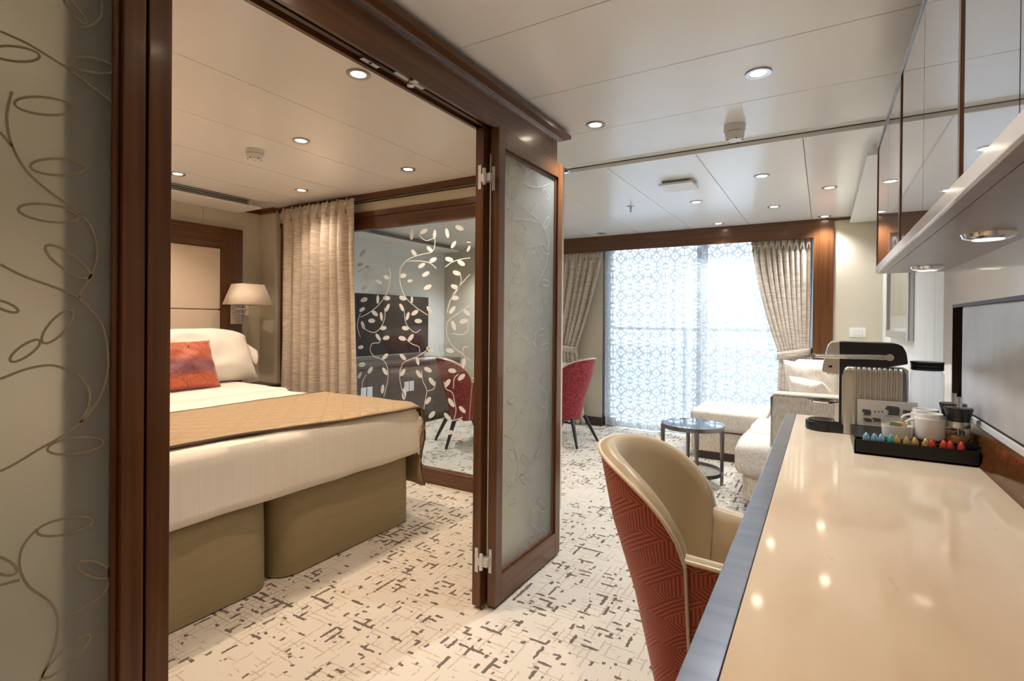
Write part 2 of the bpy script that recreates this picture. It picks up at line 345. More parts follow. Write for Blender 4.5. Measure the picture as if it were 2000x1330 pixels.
def pwall(name, ax, c0, c1, a0, a1, z0, z1, m, joints, label):
    """ax 'x': wall plane at x in [c0,c1], spans a in y. panels proud of the backing on the room side c1"""
    s = .004 if c1 > c0 else -.004
    lo, hi = min(c0, c1-s), max(c0, c1-s)
    root = struct(name, bx(lo, hi, a0, a1, z0, z1) if ax == 'x' else bx(a0, a1, lo, hi, z0, z1), 'shadow_gap' if joints else m, label)
    cuts = [a0]+sorted(joints)+[a1]
    lo, hi = min(c1, c1-s), max(c1, c1-s)
    for p0, p1 in zip(cuts, cuts[1:]):
        g = .0012
        obj('wall_panel', bx(lo, hi, p0+g, p1-g, z0, z1) if ax == 'x' else bx(p0+g, p1-g, lo, hi, z0, z1), m, root, smooth=False)
    return root
jy = PX(397, 415, XL).y
pwall('wall_left', 'x', XL-.1, XL, -.6, YG, 0, ZB, 'wall_beige', [jy-1.1, jy], 'beige panelled bedroom wall behind the headboard')
pwall('wall_left.001', 'x', XL-.1, XL, YG, 5.75, 0, ZF, 'wall_white', [3.75, 4.55, 5.2], 'pale panelled wall behind the television')
pwall('wall_right', 'x', XR+.1, XR, YB, 5.75, 0, ZN, 'wall_white', [3.05, 3.3, 4.4], 'pale panelled wall behind the desk and sofa')
struct('wall_back', bx(HX0-.02, XR+.1, YB-.1, YB, 0, ZN), 'wall_beige', 'beige wall behind the desk seat end')
struct('wall_back.001', bx(XL-.1, HX0, -.7, -.6, 0, ZB), 'wall_beige', 'beige bedroom wall beside the near bed')
struct('wall_partition', bx(-1.50, -1.425, 2.2, YG+.04, 0, ZB), 'wall_beige', 'short beige wall behind the folded doors')
struct('wall_partition.002', bx(-1.425, HX0-.004, 2.2, 2.395, 0, ZN), 'wall_beige', 'narrow beige wall end behind the folded doors')
struct('wall_partition.001', bx(HX0, HX1, YB, -.16, 0, HZ), 'wall_beige', 'beige wall beside the frosted folding doors')
struct('wall_glass_side', bx(XL, -4.22, YG-.06, YG+.04, 0, ZB-.02), 'wall_beige', 'narrow beige pilaster beside the bedroom curtain')
struct('wall_glass_top', bx(-4.22, -1.45, YG-.01, YG+.04, 2.05, ZB-.01), 'wall_beige', 'beige strip above the bedroom glass wall')
# window wall
pwall('wall_window', 'y', 5.75, 5.53, .06, XR, 0, ZF, 'wall_beige', [], 'beige wall strip beside the window column')
pwall('wall_window.001', 'y', 5.75, 5.62, XL, -2.16, 0, ZF, 'wall_beige', [-2.75, -3.6], 'pale wall left of the balcony window')
struct('trim_3', bx(XL, XR, 5.606, 5.618, 0, .09) if False else bx(-2.9, -2.155, 5.608, 5.62, 0, .10), 'dark_wood', 'dark skirting board under the left curtain')
struct('trim_4', bx(-2.155, -2.02, 5.69, 5.702, 0, .10), 'dark_wood', 'short dark skirting return beside the sheer curtain')
zb = PY(1345, 480, YW).z
bp_ = thing('trim_5', 'dark wooden pelmet beam above the window curtains', None, (-1.3, YW, zb), kind='structure')
obj('pelmet_board', bx(-2.95, -.085, YW, YW+.03, zb, ZF), 'wood_x', bp_); obj('corner_joint', bx(-.085, -.083, YW-.0005, YW+.02, zb, ZF), 'shadow_gap', bp_)
struct('trim_6', bx(-.083, .075, YW, 5.6, 0, ZF), 'wood_z', 'reddish wooden column between curtain and beige wall')
struct('trim_7', bx(.075, XR, 5.515, 5.53, ZF-.022, ZF), 'wood_x', 'thin wooden cornice above the light switch wall')
# bedroom cornice
bc = thing('trim_8', 'thin wooden cornice around the bedroom ceiling', None, (-3, YG, ZB), kind='structure')
for a in ((-4.26, -1.45, YG-.045, YG-.01, ZB-.045, ZB), (XL, -4.22, YG-.09, YG-.06, ZB-.045, ZB), (XL, XL+.03, 2.72, YG-.09, ZB-.045, ZB)):
    obj('cornice', bx(*a), 'wood_x', bc)
obj('bead', bx(-4.22, -1.45, YG-.02, YG-.01, ZB-.062, ZB-.056), 'shadow_gap', bc)

# balcony window
win = thing('window_2', 'sliding balcony window behind the sheer curtains', None, (-1.1, 5.75, 0), kind='structure')
for a in ((-2.16, -2.09, 5.70, 5.78, 0, ZF), (-1.105, -1.045, 5.72, 5.77, 0, 2.05), (-.16, .08, 5.72, 5.78, 0, ZF), (-2.16, .08, 5.72, 5.78, 2.02, ZF+.02), (-2.16, .08, 5.72, 5.78, 0, .06)):
    obj('frame', bx(*a), 'white_paint', win)
obj('pane', bx(-2.09, -1.105, 5.745, 5.75, .06, 2.02), 'clear_glass', win); obj('pane', bx(-1.045, -.16, 5.755, 5.76, .06, 2.02), 'clear_glass', win)
struct('floor_balcony', bx(-3.2, 1.2, 5.78, 7.3, -.12, -.02), 'deck_grey', 'grey balcony deck outside the window')
rl = thing('balcony_railing', 'metal and glass balcony railing outside the sheer curtains', 'railing', (-1, 7.25, -.02))
obj('handrail', bx(-3.2, 1.2, 7.21, 7.28, 1.08, 1.12, bev=.01), 'rail_grey', rl); obj('pane', bx(-3.2, 1.2, 7.24, 7.25, .06, 1.06), 'clear_glass', rl)
for x in (-3.0, -1.6, -.2, 1.1): obj('post', bx(x-.02, x+.02, 7.22, 7.27, -.02, 1.09), 'rail_grey', rl)
struct('floor_sea', bx(-300, 300, 9, 480, -20.1, -20), 'sea', 'grey blue sea far beyond the balcony')

# ------------------------------------------------------------------ partition header
hd = thing('trim_9', 'long dark wooden header beam with crown moulding over the folding doors', None, (HX1, 1, HZ), kind='structure')
YE = 2.40
obj('fascia', bx(HX1-.014, HX1, YB, YE-.05, HZ, 2.122), 'wood_y', hd); obj('end_block', bx(HX1-.03, HX1+.0005, YE-.049, YE, HZ, 2.122), 'wood_z', hd)
obj('core', bx(HX0+.014, HX1-.014, YB, YE, HZ+.018, ZB), 'wood_y', hd); obj('rear_fascia', bx(HX0, HX0+.014, YB, YE, HZ, ZB), 'wood_y', hd)
obj('track', bx(HX0+.034, HX1-.034, YB, YE-.3, HZ+.006, HZ+.018), 'dark_wood', hd)
obj('silver_bead', bx(HX1-.002, HX1+.008, YB, YE+.008, 2.118, 2.124), 'steel', hd)
cr = B(); pr = [(0, 2.124), (.012, 2.124), (.02, 2.130), (.052, 2.134), (.055, 2.148), (.05, 2.158), (0, 2.175)]
rings = []
for p, z in pr:
    x = HX1+p; y = YE+p
    rings.append([cr.verts.new(q) for q in ((x, YB, z), (x, y, z), (HX0-.02, y, z))])
for A, C in zip(rings, rings[1:]):
    for k in (0, 1): cr.faces.new((A[k], A[k+1], C[k+1], C[k]))
obj('crown', cr, 'wood_y', hd, ang=20)
# lock hardware under header
c1 = PZ(723, 119, HZ+.006); obj('strike_plate', bx(c1.x-.009, c1.x+.009, c1.y-.035, c1.y+.035, HZ-.001, HZ+.006), 'steel', hd)
obj('strike_hole', lathe(B(), [(0, HZ-.002), (.006, HZ-.002), (.006, HZ+.002)], c1.x, c1.y, 12), 'slot_dark', hd)
c2 = PZ(800, 158, HZ); obj('latch_plate', bx(c2.x-.008, c2.x+.008, c2.y-.07, c2.y+.07, HZ-.001, HZ+.006), 'steel', hd)
obj('latch_roller', lathe(B(), [(0, HZ-.022), (.012, HZ-.02), (.014, HZ-.008), (.008, HZ)], c2.x+.005, c2.y, 14), 'chrome', hd)
obj('latch_bracket', bx(c2.x-.004, c2.x+.03, c2.y-.012, c2.y+.012, HZ-.012, HZ-.004, bev=.003), 'chrome', hd)

# ------------------------------------------------------------------ vine tracing helpers
def smooth_line(pts, n=6):
    P = [Vector((p[0], p[1])) for p in pts]; out = []
    for i in range(len(P)-1):
        a, b_, c, d = P[max(i-1, 0)], P[i], P[i+1], P[min(i+2, len(P)-1)]
        for k in range(n):
            t = k/n; out.append(.5*((2*b_)+(c-a)*t+(2*a-5*b_+4*c-d)*t*t+(3*b_-a-3*c+d)*t**3))
    out.append(P[-1]); return out
def ribbon(bm, pts2, wd, to3, closed=False):
    n = len(pts2); L_ = []; R_ = []
    for i, p in enumerate(pts2):
        a = pts2[(i-1) % n] if closed or i else p; b_ = pts2[(i+1) % n] if closed or i < n-1 else p
        t = b_-a
        if t.length < 1e-9: t = Vector((1, 0))
        t.normalize(); q = Vector((-t.y, t.x))*wd/2
        L_.append(bm.verts.new(to3(p+q))); R_.append(bm.verts.new(to3(p-q)))
    for i in range(n if closed else n-1):
        j = (i+1) % n; bm.faces.new((L_[i], L_[j], R_[j], R_[i]))
def leaf2d(a, b_, ratio, n=20):
    c = (a+b_)/2; ax = (b_-a)/2; ay = Vector((-ax.y, ax.x))*ratio
    return [c+ax*math.cos(2*PI*k/n)+ay*math.sin(2*PI*k/n) for k in range(n)]
def vines(stems, leaves, conv, to3, wd, filled, ratio=.42, lo=None, hi=None):
    bm = B()
    ok = lambda p: (lo is None) or (lo[0] < p.x < hi[0] and lo[1] < p.y < hi[1])
    cl = lambda p: p if lo is None else Vector((min(max(p.x, lo[0]), hi[0]), min(max(p.y, lo[1]), hi[1])))
    for s in stems:
        pts = [cl(p) for p in smooth_line([conv(*p) for p in s])]; ribbon(bm, pts, wd, to3)
    for (x0, y0, x1, y1) in leaves:
        pts = leaf2d(conv(x0, y0), conv(x1, y1), ratio)
        pts = [cl(p) for p in pts]
        if filled: bm.faces.new([bm.verts.new(to3(p)) for p in pts])
        else: ribbon(bm, pts, wd, to3, True)
    bmesh.ops.dissolve_degenerate(bm, dist=1e-6, edges=bm.edges[:])
    return bm
# ------------------------------------------------------------------ folding door leaves
def leaf(name, label, xf, y0, y1, ry=0, near_vine=None, stile=.052):
    """door leaf parallel to the partition; xf = living side face X, thickness 4 cm"""
    th = .040; z0, z1 = .012, HZ-.004
    r = thing(name, label, None, (xf-th/2, (y0+y1)/2, 0), kind='structure')
    for a, b_ in ((y0, y0+stile), (y1-stile, y1)): obj('stile', bx(xf-th, xf, a, b_, z0, z1, bev=.003), 'wood_z', r)
    obj('top_rail', bx(xf-th, xf-.0004, y0+stile, y1-stile, z1-.075, z1, bev=.002), 'wood_y', r)
    obj('bottom_rail', bx(xf-th, xf-.0004, y0+stile, y1-stile, z0, z0+.115, bev=.002), 'wood_y', r)
    g0, g1, h0, h1 = y0+stile, y1-stile, z0+.115, z1-.075
    for a in ((g0, g0+.012, h0, h1), (g1-.012, g1, h0, h1), (g0+.012, g1-.012, h0, h0+.012), (g0+.012, g1-.012, h1-.012, h1)):
        obj('glazing_bead', bx(xf-.030, xf-.012, *a, bev=.003), 'wood_z', r)
    obj('glass_pane', bx(xf-.024, xf-.018, g0, g1, h0, h1), 'frosted_glass', r, smooth=False)
    return r, (xf-.0172, g0+.012, g1-.012, h0+.012, h1-.012)
XA = -1.155
d1, i1 = leaf('door_1', 'dark framed frosted glass folding door filling the left edge of the photo', XA, -.09, PX(283, 660, XA).y, stile=PX(283, 660, XA).y-PX(238, 660, XA).y)
d2, i2 = leaf('door_2', 'second frosted folding door tucked behind the leftmost door', XA-.055, -.09, PX(283, 660, XA).y+.012, stile=.105)
yj = PX(283, 660, -1.165).y
struct('trim_10', bx(HX0, -1.165, yj+.004, PX(334, 660, -1.165).y, 0, HZ, bev=.003), 'wood_z', 'dark wooden jamb post beside the leftmost frosted door')
d3, i3 = leaf('door_3', 'frosted vine patterned folding door standing open in the middle', -1.150, PX(967, 1150, -1.15).y, 2.415)
d4, i4 = leaf('door_4', 'folding door leaf hidden behind the open vine patterned door', -1.207, PX(937, 1150, -1.207).y, 2.40)
obj('slit_blocker', bx(-1.2068, -1.1902, 2.36, 2.385, .012, HZ-.004), 'dark_wood', d4)  # added dark strip, blocks the bright slit between the folded leaves
near_st = [[(0,120),(100,165),(200,225),(300,290),(440,400)], [(45,350),(25,440),(40,540),(90,640),(160,710),(240,770),(305,812),(350,870),(372,950),(362,1020),(330,1085),(305,1135),(350,1185),(390,1240),(410,1330),(410,1420),(385,1510),(340,1580),(305,1615),(230,1670),(150,1715),(60,1770),(0,1800)],
 [(0,505),(45,560)], [(0,1010),(90,1055),(200,1095),(305,1135)], [(390,-60),(390,0),(385,60),(350,95),(310,103)],
 [(300,1430),(340,1490),(338,1550),(305,1615)], [(300,1430),(250,1410),(190,1395),(100,1410),(0,1448)], [(425,2145),(430,2190),(400,2260),(350,2300),(300,2330),(250,2370)],
 [(140,2020),(85,2090),(75,2170),(110,2240),(190,2300),(220,2370),(205,2480),(160,2580),(130,2660)], [(0,2235),(75,2215)]]
near_lf = [(-40,200,150,212),(262,235,440,262),(55,398,278,412),(115,638,325,638),(68,800,300,828),(175,940,343,1060),(165,1310,275,1185),(245,-10,330,90),(-30,1150,68,1190),
 (180,1715,395,1690),(140,2030,355,1990),(300,2150,420,2200),(165,2590,345,2425),(330,2690,420,2600),(40,1380,150,1300),(-60,2130,60,2190)]
def cv(X, s, ox, oy):
    def f(a, b_):
        p = PX(ox+a*s, oy+b_*s, X); return Vector((p.y, p.z))
    return f
def add_vine(parent, info, st, lf, s, ox, oy, wd, m='clear_line'):
    X, g0, g1, h0, h1 = info
    bm = vines(st, lf, cv(X, s, ox, oy), lambda p: (X+.0006, p.x, p.y), wd, False, .36, (g0, h0), (g1, h1))
    o = obj('vine_line', bm, m, parent); o['label'] = 'clear vine outline etched in the frosted glass'; return o
mat('clear_line', (.27, .225, .155), .3)
add_vine(d1, i1, near_st, near_lf, .5113, 0, 0, .0042)
q = .4062; k6 = .4435/.4062; o6 = 520/.4062
t6 = lambda a, b_: (a*k6, b_*k6+o6)
l2_st = [[(524,340),(480,358),(430,355),(385,330),(350,312),(330,325),(322,370),(335,415),(380,445),(430,480),(480,525),(510,580),(520,640),(515,700),(490,780),(450,850),(400,910),(350,955),(325,990),(318,1030)], [(415,280),(410,305),(385,328)], [(318,535),(360,518),(410,515),(470,525)],
 [(460,650),(430,655),(405,690),(385,740),(350,790),(328,850),(325,900),(335,960)], [(400,620),(402,660),(398,700)], [(485,890),(488,960),(470,1040),(430,1088),(380,1080),(340,1090),(325,1140),(340,1190),(400,1245),(440,1275),(495,1330)], [(430,1000),(438,1050),(428,1088)], [(470,1140),(450,1170),(415,1195),(405,1230),(425,1260)]]
l2_st += [[t6(*p) for p in s] for s in ([(435,0),(455,40),(470,90),(465,180),(450,250),(415,340),(370,410),(320,460),(285,510)], [(280,250),(315,270),(330,330),(340,390),(325,450)], [(455,660),(410,685),(385,690)], [(460,560),(468,620),(455,660)], [(290,100),(330,130),(330,200),(300,230)])]
l2_lf = [(370,240,408,288),(458,280,460,355),(318,230,328,305),(493,368,524,412),(342,412,372,365),(432,475,460,432),(318,465,352,512),(382,525,418,568),(498,550,524,505),(352,592,395,632),(482,635,518,675),(440,650,476,700),(340,698,380,740),(345,803,392,815),(445,852,456,785),(486,815,524,822),(334,925,368,872),(497,918,520,868),(415,910,452,948),(467,925,478,990),(392,988,430,1002),(350,995,365,1065),(465,1060,502,1050),(437,1105,468,1152),(482,1130,522,1120),(318,1235,362,1235),(477,1298,512,1252),(402,1325,415,1270)]
l2_lf += [(*t6(a, b_), *t6(c, d)) for a, b_, c, d in ((295,105,338,85),(352,150,384,100),(432,90,462,120),(430,275,445,208),(415,345,453,310),(297,315,335,358),(355,340,388,378),(350,425,382,462),(282,430,310,472),(398,540,432,500),(428,540,460,578),(390,640,425,678),(440,660,468,695),(365,715,398,750),(300,552,328,536))]
mat('clear_line_soft', (.33, .34, .31), .25)
add_vine(d3, i3, l2_st, l2_lf, q, 860, 220, .0042, 'clear_line_soft')
# leaf edges facing the camera and hinges
for zc in (.205, 1.79):
    ya, yb_ = PX(967, 1150, -1.15).y, PX(937, 1150, -1.207).y; yn = min(ya, yb_)
    hm = B(); box(hm, -1.183, -1.168, ya-.003, ya+.001, zc-.055, zc+.045, bev=.0015); box(hm, -1.232, -1.216, yb_-.003, yb_+.001, zc-.05, zc+.05, bev=.0015); box(hm, -1.225, -1.172, yn-.004, max(ya, yb_)-.001, zc-.02, zc+.012)
    hg = obj('hinge', hm, 'hinge_white', d3); hg['label'] = 'white steel hinge'
    obj('knuckle', lathe(B(), [(0, zc-.035), (.0075, zc-.034), (.0075, zc+.032), (0, zc+.035)], -1.1985, yn-.006, 12), 'hinge_white', hg)

# ------------------------------------------------------------------ bedroom glass wall
gw = thing('window_1', 'clear glass wall with white leaf pattern between bedroom and dining corner', None, (-2.8, YG, 0), kind='structure')
obj('sill', bx(-4.22, -1.45, YG-.02, YG+.04, 0, .107, bev=.003), 'wood_x', gw)
zt0, zt1 = 1.915, 2.055
obj('head_rail', bx(-4.22, -1.45, YG-.012, YG+.04, zt0, zt1-.045, bev=.002), 'wood_x', gw); obj('head_rail', bx(-4.22, -1.45, YG-.022, YG+.04, zt1-.043, zt1, bev=.002), 'wood_x', gw)
obj('end_post', bx(-1.53, -1.45, YG-.012, YG+.04, .107, zt0), 'wood_z', gw); obj('end_post', bx(-4.22, -4.16, YG-.012, YG+.04, .107, zt0), 'wood_z', gw)
obj('pane', bx(-4.16, -1.53, YG+.010, YG+.018, .107, zt0), 'clear_glass', gw, smooth=False)
gs = .3987
g_lf = [(311,68,311,122),(352,90,388,70),(425,72,422,118),(480,65,490,112),(525,55,565,70),(504,162,528,128),(583,180,597,150),(385,155,412,178),(310,170,335,200),(476,212,514,222),(398,228,434,212),(344,256,377,238),(535,225,572,245),(512,278,550,290),(362,298,398,280),(503,345,540,358),(370,362,408,345),(502,405,542,406),(170,405,206,408),(250,402,285,412),(145,392,145,435),(312,398,312,432),(183,472,202,435),(252,435,273,470),(115,470,145,492),(160,475,165,518),(285,515,298,475),(310,488,343,468),(385,448,410,480),(495,482,525,448),(565,465,597,490),(98,518,132,518),(325,518,362,520),(508,518,525,565),(545,525,585,515),(155,555,188,552),(263,552,298,556),(135,582,158,613),(170,605,203,598),(247,600,283,608),(293,618,320,585),(383,650,420,668),(478,660,518,668),(168,705,195,680),(253,682,283,708),(335,690,345,735),(570,700,562,750),(168,748,192,783),(96,775,120,745),(255,788,280,755),(332,760,360,797),(372,750,410,765),(490,760,530,765),(538,808,572,780),(165,875,172,830),(395,797,425,835),(472,842,500,805),(378,925,405,893),(490,898,520,940),(272,905,276,845),(395,993,425,963),(470,970,500,1005),(543,938,575,968),(540,995,570,1035),(478,1068,515,1062),(383,1040,418,1065),(535,1110,560,1065),(55,200,85,170),(45,245,75,240),(85,250,115,268),(70,300,105,310),(135,320,165,335),(65,365,100,350),(172,300,202,310),(60,420,95,410),(55,470,82,455),(65,520,80,560),(48,650,75,645),(50,735,85,730),(48,800,65,770),(250,300,285,295),(290,325,315,320)]
g_st = [[(200,260),(208,310),(190,380),(150,440),(100,480),(60,500)],[(178,455),(180,500),(160,550),(125,575),(85,560),(75,540)],[(255,260),(255,330),(280,400),(330,450),(390,490)],[(275,470),(280,520),(300,555),(330,575),(355,560)],[(160,605),(150,625),(118,630),(108,660),(125,690),(170,710),(190,740),(195,800),(175,890)],[(285,608),(310,630),(345,645),(350,670)],[(400,650),(360,680),(310,705),(270,725),(252,780),(262,850),(280,900)],[(360,760),(365,810),(385,860),(375,920),(365,990)],[(428,815),(420,850),(388,862)],[(470,815),(478,850),(510,870),(520,910),(528,960),(515,1010)],[(515,850),(520,800),(540,780)],[(548,280),(552,330),(520,390)],[(597,290),(560,330),(520,380),(495,430),(485,480)],[(597,440),(540,480),(490,520),(482,580),(510,640),(560,680),(597,710)],[(585,510),(588,560),(560,585),(510,580)],[(475,255),(510,230),(560,215),(597,210)],[(345,95),(380,125),(420,115),(425,140),(410,180),(350,195),(290,220),(255,260)],[(290,225),(350,225),(400,235),(432,262)],[(590,645),(565,650),(560,690)],[(560,990),(520,1005),(490,1010)],[(590,1100),(530,1110),(512,1145)],[(45,280),(90,255),(130,240)],[(130,320),(110,345),(100,370)],[(60,480),(45,540),(60,600)],[(90,780),(70,820),(75,870),(100,930)]]
YD = YG+.0092
def cvy(a, b_): p = PY(680+a*gs, 420+b_*gs, YD); return Vector((p.x, p.z))
bm = vines(g_st, g_lf, cvy, lambda p: (p.x, YD, p.y), .006, True, .46, (-4.15, .11), (-1.54, zt0))
bm2 = vines([], [], cvy, lambda p: p, .006, True)
bm2.free(); o = obj('leaf_print', bm, 'etch_white', gw); o['label'] = 'white printed vine leaves on the glass'

# ------------------------------------------------------------------ bed
def rbox(x0, x1, y0, y1, z0, z1, r, seg=4, cuts=0, amp=0, fr=4, seed=0):
    bm = bx(x0, x1, y0, y1, z0, z1, bev=r, seg=seg)
    if cuts:
        bmesh.ops.subdivide_edges(bm, edges=[e for e in bm.edges if e.calc_length() > r*1.5], cuts=cuts, use_grid_fill=True)
        bm.normal_update()
        for v in bm.verts:
            v.co += v.normal*amp*noise.noise((v.co+Vector((seed, seed*2, 0)))*fr)
    return bm
BT = .685
def skirt(name, label, y0, y1):
    t = thing(name, label, 'bed', (-3.2, (y0+y1)/2, 0), group='twin beds')
    bm = B(); x0, x1 = XL+.07, -2.105; r = .10; n = 8
    out = [(x0, y0), (x1-r, y0)]+[(x1-r+r*math.sin(a*PI/2/n), y0+r-r*math.cos(a*PI/2/n)) for a in range(1, n)]+[(x1, y0+r), (x1, (y0+y1)/2), (x1, y1-r)]+[(x1-r+r*math.cos(a*PI/2/n), y1-r+r*math.sin(a*PI/2/n)) for a in range(1, n)]+[(x1-r, y1), (x0, y1)]
    rings = []
    for j in range(9):
        z = .006+j*(.398-.006)/8; off = .012*math.sin(j/8*PI)*.5-.012*(j/8)
        rings.append([bm.verts.new((x+off*(1 if x > -2.3 else 0)+.004*noise.noise(Vector((x*5, y*6, z*4))), y, z)) for x, y in out])
    for A, C in zip(rings, rings[1:]):
        for k in range(len(A)): bm.faces.new((A[k], A[(k+1) % len(A)], C[(k+1) % len(A)], C[k]))
    bm.faces.new(rings[-1]); bm.faces.new(rings[0][::-1])
    obj('valance', bm, 'skirt_olive', t, ang=50)
    sm = B(); tube(sm, [(x+.0015, y, .385) for x, y in out[1:-1]], .0028, 6); obj('seam', sm, 'skirt_olive', t)
    obj('mattress', rbox(x0+.02, x1-.02, y0+.01, y1-.01, .398, BT-.03, .05), 'linen_white', t)
skirt('twin_bed', 'olive fabric skirted twin bed nearest the camera', .53, 1.452)
skirt('twin_bed.001', 'olive fabric skirted twin bed beside the glass wall', 1.475, 2.375)
# duvet: draped sheet
def drape(x0, x1, y0, y1, zt, zl, r, nx, ny, nd, amp, seed, foot_only=False):
    bm = B()
    def path(t, a0, a1, lo, hi):
        """t 0..1 across with hangs at both ends -> (coord, z)"""
        hl = zt-lo; hr = zt-hi; arc = PI/2*r; total = (hl-r)+arc+(a1-a0-2*r)+arc+(hr-r); s = t*total
        if s < hl-r: return a0, lo+s
        s -= hl-r
        if s < arc: a = s/r; return a0+r-r*math.cos(a), zt-r+r*math.sin(a)
        s -= arc
        if s < a1-a0-2*r: return a0+r+s, zt
        s -= a1-a0-2*r
        if s < arc: a = s/r; return a1-r+r*math.sin(a), zt-r+r*math.cos(a)
        s -= arc; return a1, zt-r-s
    def fn(u, v):
        y, zy = path(v, y0, y1, zl, zl)
        # x: from head flat, hang only at foot
        Lx = (x1-x0-r)+PI/2*r+(zt-zl-r); s = u*Lx
        if s < x1-x0-r: x = x0+s; zx = zt
        elif s < x1-x0-r+PI/2*r: a = (s-(x1-x0-r))/r; x = x1-r+r*math.sin(a); zx = zt-r+r*math.cos(a)
        else: x = x1; zx = zt-r-(s-(x1-x0-r)-PI/2*r)
        z = min(zx, zy)
        p = Vector((x, y, z)); nn = noise.noise(Vector((x*3+seed, y*3.2, z*3)))+.5*noise.noise(Vector((x*8+seed, y*7, z*7)))
        k = amp*nn
        if z < zt-r*.5:
            if zx < zy: p.x += k*1.3+.010*math.sin(y*9+seed)*(zt-z)
            else: p.y += (1 if y > (y0+y1)/2 else -1)*k
            p.z += .006*noise.noise(Vector((y*4, x*4, seed)))
        else: p.z += k
        return p
    surf(bm, fn, nx, ny); return bm
dv = obj('duvet', drape(-4.2, -2.075, .50, 2.395, BT, .402, .055, 70, 80, 0, .008, 1.0), 'duvet_white'); tag(dv, 'thick cream duvet spread over both beds', 'duvet')
md = dv.modifiers.new('thick', 'SOLIDIFY'); md.thickness = .02; md.offset = -1
# sheet fold near the pillows
sh = obj('folded_sheet', drape(-4.15, -3.30, .51, 2.385, BT+.018, BT-.010, .024, 30, 60, 0, .005, 5.0), 'linen_white'); tag(sh, 'smooth white top sheet folded back below the pillows', 'sheet')
# runner
def runner():
    bm = B(); x0, x1 = -2.905, -2.125; zt = BT+.012; r = .05; y1 = 2.412; zl = .2
    def fn(u, v):
        x = x0+(x1-x0)*u; arc = PI/2*r; tot = (y1-r-.46)+arc+(zt-r-zl); s = v*tot
        if s < y1-r-.46: y, z = .46+s, zt
        elif s < y1-r-.46+arc: a = (s-(y1-r-.46))/r; y, z = y1-r+r*math.sin(a), zt-r+r*math.cos(a)
        else: y, z = y1+.02*(s-(y1-r-.46)-arc), zt-r-(s-(y1-r-.46)-arc)
        x += .07*(max(0, (y-1.2))/1.2)*u+.01*math.sin(y*4)*u
        if x > -2.13 and z > zt-.02: z -= (x+2.13)*.35
        if z < .5: x += .02*math.sin(z*14)*u; y += .012*math.sin(x*25)
        return Vector((x, y, z+.004*noise.noise(Vector((x*6, y*6, 3)))))
    surf(bm, fn, 26, 70); return bm, fn
rb, rf = runner(); rt = thing('bed_runner', 'quilted golden brown runner laid across the foot of the bed', 'bed runner', (-2.5, 1.5, BT))
o = obj('quilted_cloth', rb, 'runner_gold', rt); md = o.modifiers.new('thick', 'SOLIDIFY'); md.thickness = .008; md.offset = 1
for u in (0, 1):
    tb = B(); tube(tb, [rf(u, j/60)+Vector((0, .004 if j > 50 else 0, .006)) for j in range(61)], .0055, 6); obj('piping', tb, 'trim_brown', rt)
# pillows
def pillow(name, label, cat, m, c, w, h, d, tilt, rz, uv=False, sag=0, seed=0, group=None):
    bm = B(); n = 26
    for sgn in (1, -1):
        def fn(u, v):
            a, b_ = u*2-1, v*2-1
            e = max(0, (1-abs(a)**3)*(1-abs(b_)**2.6))**.45
            px_ = a*w/2*(1-.05*(1-abs(b_)**2)*abs(a)**3); py_ = b_*h/2*(1-.06*(1-abs(a)**2)*abs(b_)**3)
            z = sgn*d/2*e+(.020*noise.noise(Vector((a*2.5+seed, b_*2.5, sgn)))+.009*noise.noise(Vector((a*7+seed, b_*3+a*3, sgn))))*e; py_ -= sag*h*abs(a)**3*(b_ > 0)*b_
            return Vector((z, px_, py_))
        surf(bm, fn, n, n, lambda u, v: (u, v))
    bmesh.ops.remove_doubles(bm, verts=bm.verts[:], dist=1e-4)
    mt = Matrix.Translation(c) @ Matrix.Rotation(rz, 4, 'Z') @ Matrix.Rotation(tilt, 4, 'Y')
    bmesh.ops.transform(bm, matrix=mt, verts=bm.verts[:])
    return tag(obj(name, bm, m, ang=80), label, cat, group)
ZP = BT+.02
pillow('pillow', 'plump white pillow leaning on the headboard, next to the glass wall', 'pillow', 'linen_white', (-4.02, 2.13, ZP+.207), .84, .46, .25, -.50, 0, seed=3, sag=.16)
fp = B(); surf(fp, lambda u, v: Vector((-4.11+.14*(1-v)+.02*math.sin(v*5), 2.50+.13*u*(1-.8*abs(v-.6)), ZP+.14+.17*v-.03*u*u+.01*math.sin(u*4+v*6))), 8, 10)
fo = obj('pillowcase_flap', fp, 'linen_white', bpy.data.objects['pillow'], ang=180); md = fo.modifiers.new('t', 'SOLIDIFY'); md.thickness = .006
pillow('pillow.001', 'white pillow partly hidden by the left door frame', 'pillow', 'linen_white', (-4.03, 1.27, ZP+.214), .82, .46, .25, -.50, 0, seed=8, sag=.1)
pillow('cushion', 'orange and purple silk cushion with dark crackle lines', 'cushion', 'orange_silk', (-3.76, 1.83, ZP+.165), .58, .36, .15, -.42, .03, seed=5)
# headboard
hb = thing('headboard', 'cream leather headboard in a wide dark wooden frame', 'headboard', (XL, 1.45, .3))
yh0, yh1, zh = .2, 2.705, 1.97
obj('leather_panel', bx(XL, XL+.045, yh0+.18, yh1-.185, 1.27, zh-.18, bev=.012), 'headboard_leather', hb); obj('leather_panel', bx(XL, XL+.045, yh0+.18, yh1-.185, .3, 1.266, bev=.012), 'headboard_leather', hb)
for y0, y1 in ((yh0, yh0+.18), (yh1-.185, yh1)): obj('frame_stile', bx(XL, XL+.06, y0, y1, .3, zh, bev=.003), 'wood_z', hb)
obj('frame_rail', bx(XL, XL+.06, yh0+.18, yh1-.185, zh-.18, zh, bev=.003), 'wood_y', hb)
